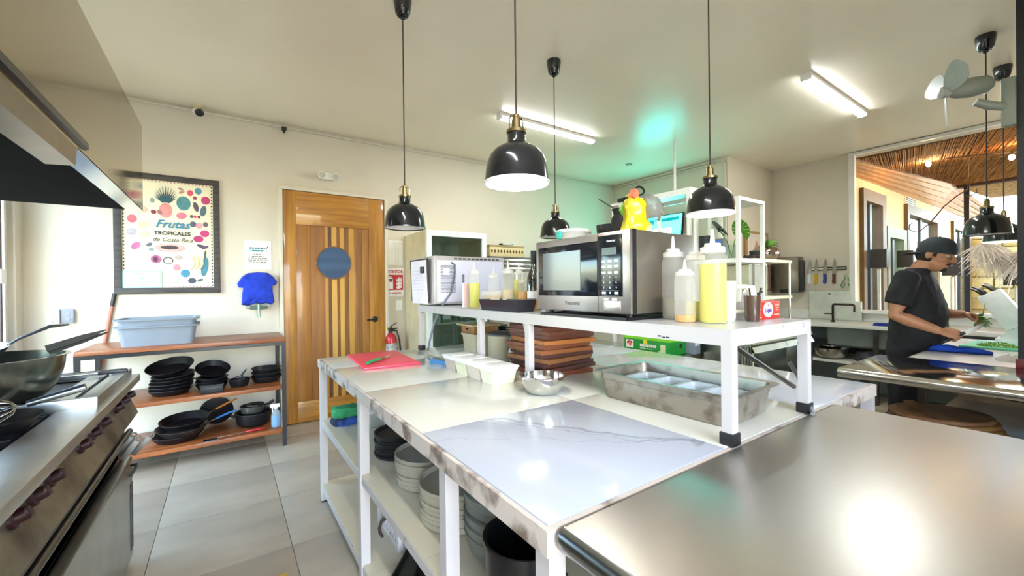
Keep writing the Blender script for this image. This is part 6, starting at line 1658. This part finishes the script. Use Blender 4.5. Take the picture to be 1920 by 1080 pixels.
# stone wall at the far end
sw_ = struct('wall_stone', G().box(15.45, 15.6, -2.2, 2.0, -.12, 2.45), mat('stone_mortar', '8a7440', .9), 'yellow stone wall at the far end of the terrace')
rn = random.Random(17); z = -.12; 
stm = [mat('stone_%s' % c, c, .8, var=.15, scale=6, bump=.4) for c in ('c2b078', 'b09c66', 'cbbb88', 'a68f5c')]
while z < 2.4:
    h_ = rn.uniform(.20, .30); h_ = min(h_, 2.45 - z)
    y = 1.98
    while y > -2.15:
        L_ = min(rn.uniform(.25, .55), y + 2.2)
        pr_ = rn.uniform(.03, .07)
        G().box(15.45 - pr_, 15.452, y - L_ + .015, y - .015, z + .012, z + h_ - .012, bev=.025).obj('stone', stm[rn.randrange(4)], sw_)
        y -= L_
    z += h_
# window mullion drawn as a post, and unlit latch boxes of the windows
for k, (x, y, lab) in enumerate(((11.0, 1.456, 'thin dark window mullion behind the man'),)):
    t = thing('terrace_post', lab, 'post', (x, y, -.12))
    G().box(-.03, .03, -.035, .035, 0, 3.2).obj('shaft', black_m if k == 0 else white_m, t)
    G().box(-.08, .08, -.08, .08, 0, .05).obj('base_plate', black_m, t)
for k, (px_, py_, pz_, lab) in enumerate(((7.6, 1.853, 1.68, 'dark square wall lantern nearest the serving opening'), (8.6, 1.782, 1.70, 'dark square lantern left of the man in the cap'), (8.6, 1.288, 1.56, 'dark square lantern right of the man\'s face'), (7.6, .62, 1.42, 'dark square lantern beside the dark post'))):
    t = thing('square_latchbox', lab, 'latchbox', (px_, py_, pz_), group='dark square latchboxes')
    G().box(-.05, .05, -.095, .095, -.13, .13, bev=.006).obj('box', mat('dark_latchbox', '35322f', .5), t)
    G().tube([(0, 0, -.15), (0, 0, -pz_ - .12)], .02, 8).obj('stand', mat('pale_stand', 'cfcabb', .5), t)
    G().box(-.09, .09, -.09, .09, -pz_ - .12, -pz_ - .10).obj('foot', mat('dark_latchbox'), t)
for k, x in enumerate((9.95, 13.5)):
    t = thing('wall_vent', ('slatted white wall vent above the wide terrace window', 'slatted white wall vent above the far terrace window')[k], 'vent', (x, fy0 - .001, 2.77))
    G().box(-.32, .32, -.01, 0, -.06, .06).obj('vent_frame', white_m, t)
    for q in range(3): G().box(-.28, .28, -.02, -.01, -.045 + .035 * q, -.03 + .035 * q).obj('slat', mat('dark_window_metal'), t)
wr = thing('wire_sculpture', 'curled brown wire ornament hanging on the terrace', 'ornament', (8.0, 1.45, 2.1))
pts = [(0, .12, .08), (0, .16, .06), (0, .17, .0), (0, .12, -.05), (0, .05, -.04), (0, -.05, .06), (0, -.18, .26), (0, -.30, .38), (0, -.40, .45)]
G().tube(pts, .008, 6).tube([(0, -.38, .37), (0, -.44, .36), (0, -.48, .40), (0, -.48, .44)], .007, 6).obj('wire', mat('brown_wire', '5a3a28', .6), wr)
G().tube([(0, -.40, .45), (0, -.42, .98)], .002, 5).obj('hanging_thread', mat('brown_wire'), wr)
stg = thing('string_lights', 'string of warm bulbs under the reed roof', 'string lights', (8.0, 1.0, 2.95))
G().tube([(-.6, .68, .04), (-.3, .55, .045), (0, .415, .06), (0, .0, .03), (0, -.32, -.02), (0, -1.2, .0)], .008, 6).obj('wire', mat('dark_brown_cord'), stg)
for y, z in ((.415, .0), (-.32, -.10)):
    b_ = G().lathe([(.018, .05), (.018, .09), (0, .09)], 12, c=(0, y, z)).obj('bulb_socket', black_m, stg)
    G().sph((0, y, z + .02), (.028, .028, .038)).obj('glowing_bulb', bulbwarm_m, b_)
point('string_bulb_light', (7.93, 1.415, 2.93), 6, (1, .72, .4), .03)
point('string_bulb_light', (7.93, .68, 2.81), 6, (1, .72, .4), .03)
pm = thing('pampas_fronds', 'pale dried palm fronds drooping beyond the serving opening', 'dried plant', (7.3, .72, .0))
G().lathe([(0, -.12), (.12, -.12), (.16, .2), (.12, .6), (.06, .8), (.05, .8), (.10, .6), (0, .3)], 20).obj('vase', mat('pale_vase', 'cfc8ba', .5), pm)
rn = random.Random(30); fm_ = mat('pale_pink_frond', 'efe4da', .7, var=.08)
for k in range(7):
    a = rn.uniform(-.6, .6); side = rn.choice((-1, 1))
    p0 = Vector((0, 0, .75)); p1 = Vector((0, side * .06 - .1, 2.0)); p2 = Vector((rn.uniform(-.15, .15), side * rn.uniform(.10, .24) - .05, rn.uniform(1.5, 1.8)))
    pts = [p0.lerp(p1, u).lerp(p1.lerp(p2, u), u) for u in [q / 10 for q in range(11)]]
    g = G().tube(pts, .004, 5)
    for q in range(5, 11):
        for s in range(12):
            d_ = Vector((rn.uniform(-.4, .4), rn.uniform(-.7, .7), rn.uniform(-1, -.3))).normalized() * rn.uniform(.16, .34)
            g.tube([pts[q], pts[q] + d_ * .5 + Vector((0, 0, .02)), pts[q] + d_], [.006, .006, .001], 4)
    g.obj('frond', fm_, pm)

yw = thing('yellow_floor_block', 'flat yellow wooden block on the floor at the bottom edge', 'block', (.16, 2.16, .0035), rz=R(8))
G().box(-.06, .06, -.05, .02, 0, .018, bev=.003).obj('block', wood('yellow_wood', 'b8923a', 'd0ac54'), yw)
# ------------------------------------------------------------------ the man at the counter
PR = Vector((4.2, .80, 0))
man = thing('person', 'man in black t-shirt and backwards dark cap cutting herbs with a knife', 'person', PR)
skin_m = mat('warm_skin', 'b07a58', .5, var=.06, scale=14)
def L3(x, y, z): return Vector((x, y, z)) - PR
def remesh(o, vox, it=6, fac=.5):
    md = o.modifiers.new('surface', 'REMESH'); md.mode = 'VOXEL'; md.voxel_size = vox; md.use_smooth_shade = True
    sm = o.modifiers.new('smooth', 'SMOOTH'); sm.iterations = it; sm.factor = fac
    return o
def ering(c, rx, ry, n=20, tilt=None):
    ps_ = [Vector((rx * math.cos(2 * PI * i / n), ry * math.sin(2 * PI * i / n), 0)) for i in range(n)]
    if tilt: ps_ = [tilt @ p for p in ps_]
    return [p + c for p in ps_]
# head frame: faces -Y, looks down
HM = Matrix.Translation(L3(4.2, .712, 1.535)) @ Matrix.Rotation(R(17), 4, 'X') @ Matrix.Rotation(R(-6), 4, 'Z')
g = G()
# torso under the shirt
tors = [(.84, .16, .085, .865), (.92, .165, .12, .83), (1.02, .17, .13, .812), (1.12, .168, .125, .81), (1.22, .172, .118, .815), (1.30, .175, .11, .82), (1.37, .15, .085, .822), (1.41, .10, .066, .812)]
g.loft([ering(L3(4.2, cy, z), rx, ry) for z, rx, ry, cy in tors])
g.tube([L3(4.2, .815, 1.38), L3(4.2, .785, 1.44), L3(4.2, .745, 1.50)], [.068, .06, .056], 16)
g.sph((0, .012, .02), (.074, .096, .105), 24, 16, M=HM)
g.sph((0, -.022, -.055), (.058, .066, .062), 20, 12, M=HM)
g.sph((0, -.066, -.088), (.026, .022, .02), 14, 8, M=HM)
g.sph((0, -.066, .03), (.056, .022, .022), 16, 8, M=HM)
g.tube([(0, -.082, .022), (0, -.098, -.002), (0, -.112, -.022), (0, -.088, -.034)], [.009, .010, .015, .011], 10, M=HM)
for s in (-1, 1):
    g.sph((s * .014, -.094, -.024), (.010, .012, .009), 10, 6, M=HM)
    g.sph((s * .076, .012, -.004), (.010, .020, .031), 12, 8, M=HM)
    g.sph((s * .040, -.050, -.028), (.022, .022, .022), 12, 8, M=HM)
g.sph((0, -.084, -.056), (.024, .012, .009), 12, 8, M=HM)
# arms
SR, ER, WR = L3(4.015, .825, 1.365), L3(3.975, .885, 1.105), L3(4.05, .668, 1.0)
SL, EL, WL = L3(4.385, .825, 1.365), L3(4.45, .82, 1.11), L3(4.33, .59, 1.105)
for S_, E_, W_ in ((SR, ER, WR), (SL, EL, WL)):
    m1 = E_.lerp(W_, .3); m2 = E_.lerp(W_, .65)
    g.tube([S_ + Vector((0, 0, .02)), S_.lerp(E_, .35), S_.lerp(E_, .75), E_, m1, m2, W_], [.06, .055, .047, .044, .046, .037, .027], 16)
def hand(g, W, d, n, side, curls, thumb):
    d = d.normalized(); n = (n - d * n.dot(d)).normalized(); s = d.cross(n) * side
    rings = []
    for u, wd, th in ((-.02, .024, .02), (.01, .027, .018), (.035, .036, .017), (.065, .041, .015), (.088, .040, .012)):
        c = W + d * u
        rings.append([c + s * (wd * math.cos(a)) + n * (th * math.sin(a)) for a in [2 * PI * i / 14 for i in range(14)]])
    g.loft(rings)
    tips = []
    for k, (off, Lf) in enumerate(((.031, .074), (.0105, .083), (-.0105, .077), (-.030, .060))):
        p = W + d * (.082 - .004 * abs(k - 1)) + s * off
        pts = [p - d * .015, p]; ang = 0
        for seg, c in zip((.46, .31, .23), curls[k]):
            ang += c
            p = p + (d * math.cos(ang) + n * math.sin(ang) + s * (.06 * (1.5 - k) * (1 if seg == .46 else 0))) * (Lf * seg)
            pts.append(p)
        g.tube(pts, [.0095, .0095, .0088, .0080, .0066], 10)
        tips.append(p)
    b = W + d * .022 + s * .026
    v1 = (d * thumb[0] + s * thumb[1] + n * thumb[2]).normalized(); v2 = (d * thumb[3] + s * thumb[4] + n * thumb[5]).normalized()
    g.tube([b, b + v1 * .038, b + v1 * .038 + v2 * .034, b + v1 * .038 + v2 * .056], [.015, .0125, .0105, .008], 10)
    return tips
# right hand: fist round the knife handle, palm towards the body mid line and down
dR = Vector((.12, -.97, -.18)); nR = Vector((.75, .0, -.65))
hand(g, WR, dR, nR, 1, [(.9, 1.2, .8), (.95, 1.25, .8), (1.0, 1.25, .8), (1.05, 1.25, .8)], (.55, .5, .5, .75, -.1, .6))
# left hand: fingers bent round the herb stalks
dL = Vector((-.45, -.86, -.16)); nL = Vector((-.55, .2, -.8))
hand(g, WL, dL, nL, -1, [(.55, .8, .5), (.6, .85, .5), (.7, .9, .5), (.8, .9, .5)], (.7, .45, .5, .8, -.2, .5))
# legs
for s in (-1, 1):
    g.tube([L3(4.2 + s * .085, .872, .88), L3(4.2 + s * .10, .87, .70), L3(4.2 + s * .105, .865, .47), L3(4.2 + s * .11, .875, .28), L3(4.2 + s * .11, .885, .09)], [.085, .08, .06, .055, .04], 16)
    g.tube([L3(4.2 + s * .11, .89, .05), L3(4.2 + s * .115, .83, .045), L3(4.2 + s * .12, .77, .03)], [.045, .045, .03], 12)
body = g.obj('body', skin_m, man)
remesh(body, .0042, 5)
# shirt
g = G()
sh = [(.775, .190, .105, .872), (.84, .194, .112, .868), (.90, .196, .150, .826), (.94, .198, .158, .815), (1.0, .20, .160, .806), (1.08, .20, .158, .803), (1.18, .20, .150, .806), (1.27, .205, .137, .815), (1.34, .20, .118, .822), (1.39, .165, .095, .822), (1.425, .105, .078, .812), (1.445, .076, .068, .80)]
g.loft([ering(L3(4.2, cy, z), rx, ry, 28) for z, rx, ry, cy in sh])
for S_, E_ in ((SR, ER), (SL, EL)):
    e_ = S_.lerp(E_, .72); o_ = (E_ - S_).normalized()
    inw = L3(4.2, .82, 1.36)
    g.tube([S_.lerp(inw, .45) + Vector((0, 0, .0)), S_ + Vector((0, 0, .008)), S_.lerp(E_, .35), e_], [.062, .076, .080, .082], 18)
shirt = g.obj('black_t_shirt', mat('black_cotton', '0a0b10', .8, var=.2, scale=6, bump=.25, bscale=14), man)
remesh(shirt, .009, 6)
dsp = shirt.modifiers.new('folds', 'DISPLACE')
tx = bpy.data.textures.new('fold_noise', 'CLOUDS'); tx.noise_scale = .09
dsp.texture = tx; dsp.strength = .018; dsp.mid_level = .5; dsp.texture_coords = 'LOCAL'
# trousers
g = G()
g.loft([ering(L3(4.2, .872, z), rx, ry, 24) for z, rx, ry in ((.78, .165, .10), (.86, .170, .10), (.93, .168, .095))])
for s in (-1, 1):
    g.tube([L3(4.2 + s * .085, .872, .84), L3(4.2 + s * .10, .87, .68), L3(4.2 + s * .105, .87, .45), L3(4.2 + s * .11, .88, .25), L3(4.2 + s * .11, .89, .08)], [.098, .095, .082, .078, .072], 18)
remesh(g.obj('black_trousers', mat('black_trouser_cloth', '15151a', .85), man), .011, 5)
for s in (-1, 1):
    g = G().tube([L3(4.2 + s * .11, .935, .05), L3(4.2 + s * .113, .87, .055), L3(4.2 + s * .117, .80, .042), L3(4.2 + s * .12, .745, .035)], [.042, .052, .048, .032], 14)
    g.box(4.2 + s * .113 - .045 - PR.x, 4.2 + s * .113 + .045 - PR.x, .72 - PR.y, .97 - PR.y, 0, .022, bev=.01)
    g.obj('black_shoe', blackpl_m, man)
# face details
em_ = mat('eye_white', 'e8e2da', .2); ir = mat('dark_iris', '2a1a12', .2)
for s in (-1, 1):
    G().sph((s * .030, -.0735, .006), (.0125, .0125, .005), 12, 8, M=HM).obj('eye', em_, man)
    G().sph((s * .030, -.0845, .003), (.0055, .003, .0035), 10, 6, M=HM).obj('iris', ir, man)
    G().tube([(s * .014, -.092, .026), (s * .030, -.091, .032), (s * .048, -.080, .028)], [.004, .005, .003], 8, M=HM).obj('eyebrow', mat('black_hair', '16110f', .7), man)
G().tube([(-.022, -.093, -.058), (-.008, -.099, -.054), (.008, -.099, -.054), (.022, -.093, -.058)], [.004, .006, .006, .004], 8, M=HM).obj('lips', mat('lip_skin', '8f5446', .5), man)
hm_ = mat('black_hair')
G().tube([(-.032, -.088, -.054), (-.016, -.099, -.045), (0, -.101, -.042), (.016, -.099, -.045), (.032, -.088, -.054)], [.003, .0055, .005, .0055, .003], 8, M=HM).obj('moustache', hm_, man)
G().sph((0, -.070, -.090), (.026, .022, .021), 14, 8, M=HM).obj('goatee', mat('stubble_hair', '2e211b', .8), man)
g = G()
g.sph((0, .026, .012), (.0785, .086, .098), 22, 14, M=HM)
for s in (-1, 1): g.box(s * .071 - .004, s * .071 + .004, -.028, -.010, -.012, .03, M=HM, bev=.003)
g.obj('short_hair', hm_, man)
# backwards cap
CM = HM @ Matrix.Translation((0, .006, .030)) @ Matrix.Rotation(R(-6), 4, 'X')
capm = mat('dark_grey_cap_cloth', '23282d', .8, var=.15, scale=8, bump=.15, bscale=80)
dome = []
for k in range(10):
    a = PI / 2 * k / 9
    rr_, zz = math.cos(a) ** .8, .098 * math.sin(a)
    dome.append([(.087 * rr_ * math.cos(t), .109 * rr_ * math.sin(t) - .004, zz) for t in [2 * PI * i / 28 for i in range(28)]])
dome = [[(x, y, -.018) for x, y, z in dome[0]]] + dome
cap_o = G().loft(dome, M=CM).obj('cap_crown', capm, man)
g = G()
br_ = []
for k in range(15):
    t = R(20 + 140 * k / 14)
    br_.append((.085 * math.cos(t), .105 * math.sin(t)))
outer = [(x * .93, y + .085 * math.sin(R(20 + 140 * k / 14)) ** .6) for k, (x, y) in enumerate(br_)]
def bz(x, y): return -.014 - .35 * max(0, y - .09) - 2.2 * x * x
vs = [(x, y, bz(x, y)) for x, y in br_] + [(x, y, bz(x, y)) for x, y in outer]
vs2 = [(x, y, z - .004) for x, y, z in vs]
n = 15; fs = []
for k in range(n - 1):
    fs += [(k, k + 1, n + k + 1, n + k), (2 * n + n + k, 2 * n + n + k + 1, 2 * n + k + 1, 2 * n + k), (n + k, n + k + 1, 3 * n + k + 1, 3 * n + k)]
g.add(vs + vs2, fs, 0, CM)
g.obj('cap_bill', capm, man)
G().sph((0, -.004, .099), (.006, .006, .004), 10, 6, M=CM).obj('cap_button', capm, man)
# knife in the right hand
kd = Vector((.16, -.60, .42)).normalized()
hk_ = thing('chef_knife', 'steel chef knife held in the man\'s right hand', 'knife', PR + WR + dR.normalized() * .075 + nR.normalized() * .026)
q = kd.to_track_quat('X', 'Z').to_matrix().to_4x4()
G().tube([(-.07, 0, 0), (-.02, 0, .002), (.05, 0, 0)], [.010, .012, .010], 10, flat=1.0, M=q).obj('handle', blackpl_m, hk_)
G().prism([(.045, -.018), (.12, -.014), (.185, .010), (.045, .012)], -.0012, .0012, 'y', M=q).obj('blade', mat('grey_knife_steel', '8a8a86', .3, .9), hk_)
# herb bunch in the left hand
hp_ = PR + WL + dL.normalized() * .09 + nL.normalized() * .022
hbn = thing('herb_bunch', 'bunch of green leaves held in the man\'s left hand', 'herbs', hp_)
rn = random.Random(8)
for k in range(26):
    d_ = Vector((rn.uniform(-.6, .4), rn.uniform(-1, .1), rn.uniform(-.7, .6))).normalized()
    L_ = rn.uniform(.04, .075)
    G().tube([Vector((0, 0, 0)), d_ * L_ * .4, d_ * L_ * .8 + Vector((0, 0, .006)), d_ * L_], [.003, .016, .018, .002], 6, flat=.25).obj('leaf', mat('herb_leaf', '5a9a34', .5, var=.3, scale=30), hbn)
G().tube([Vector((0, .03, -.01)), Vector((0, -.02, .03)), Vector((0, -.03, .12))], [.004, .02, .004], 8, flat=.2).obj('long_leaf', mat('dark_herb_leaf', '4f6a3a', .5), hbn)
G().tube([Vector((0, 0, 0)), Vector((0, -.06, -.045))], .003, 6).obj('stalk', mat('pale_stalk', 'c8b48a', .6), hbn)
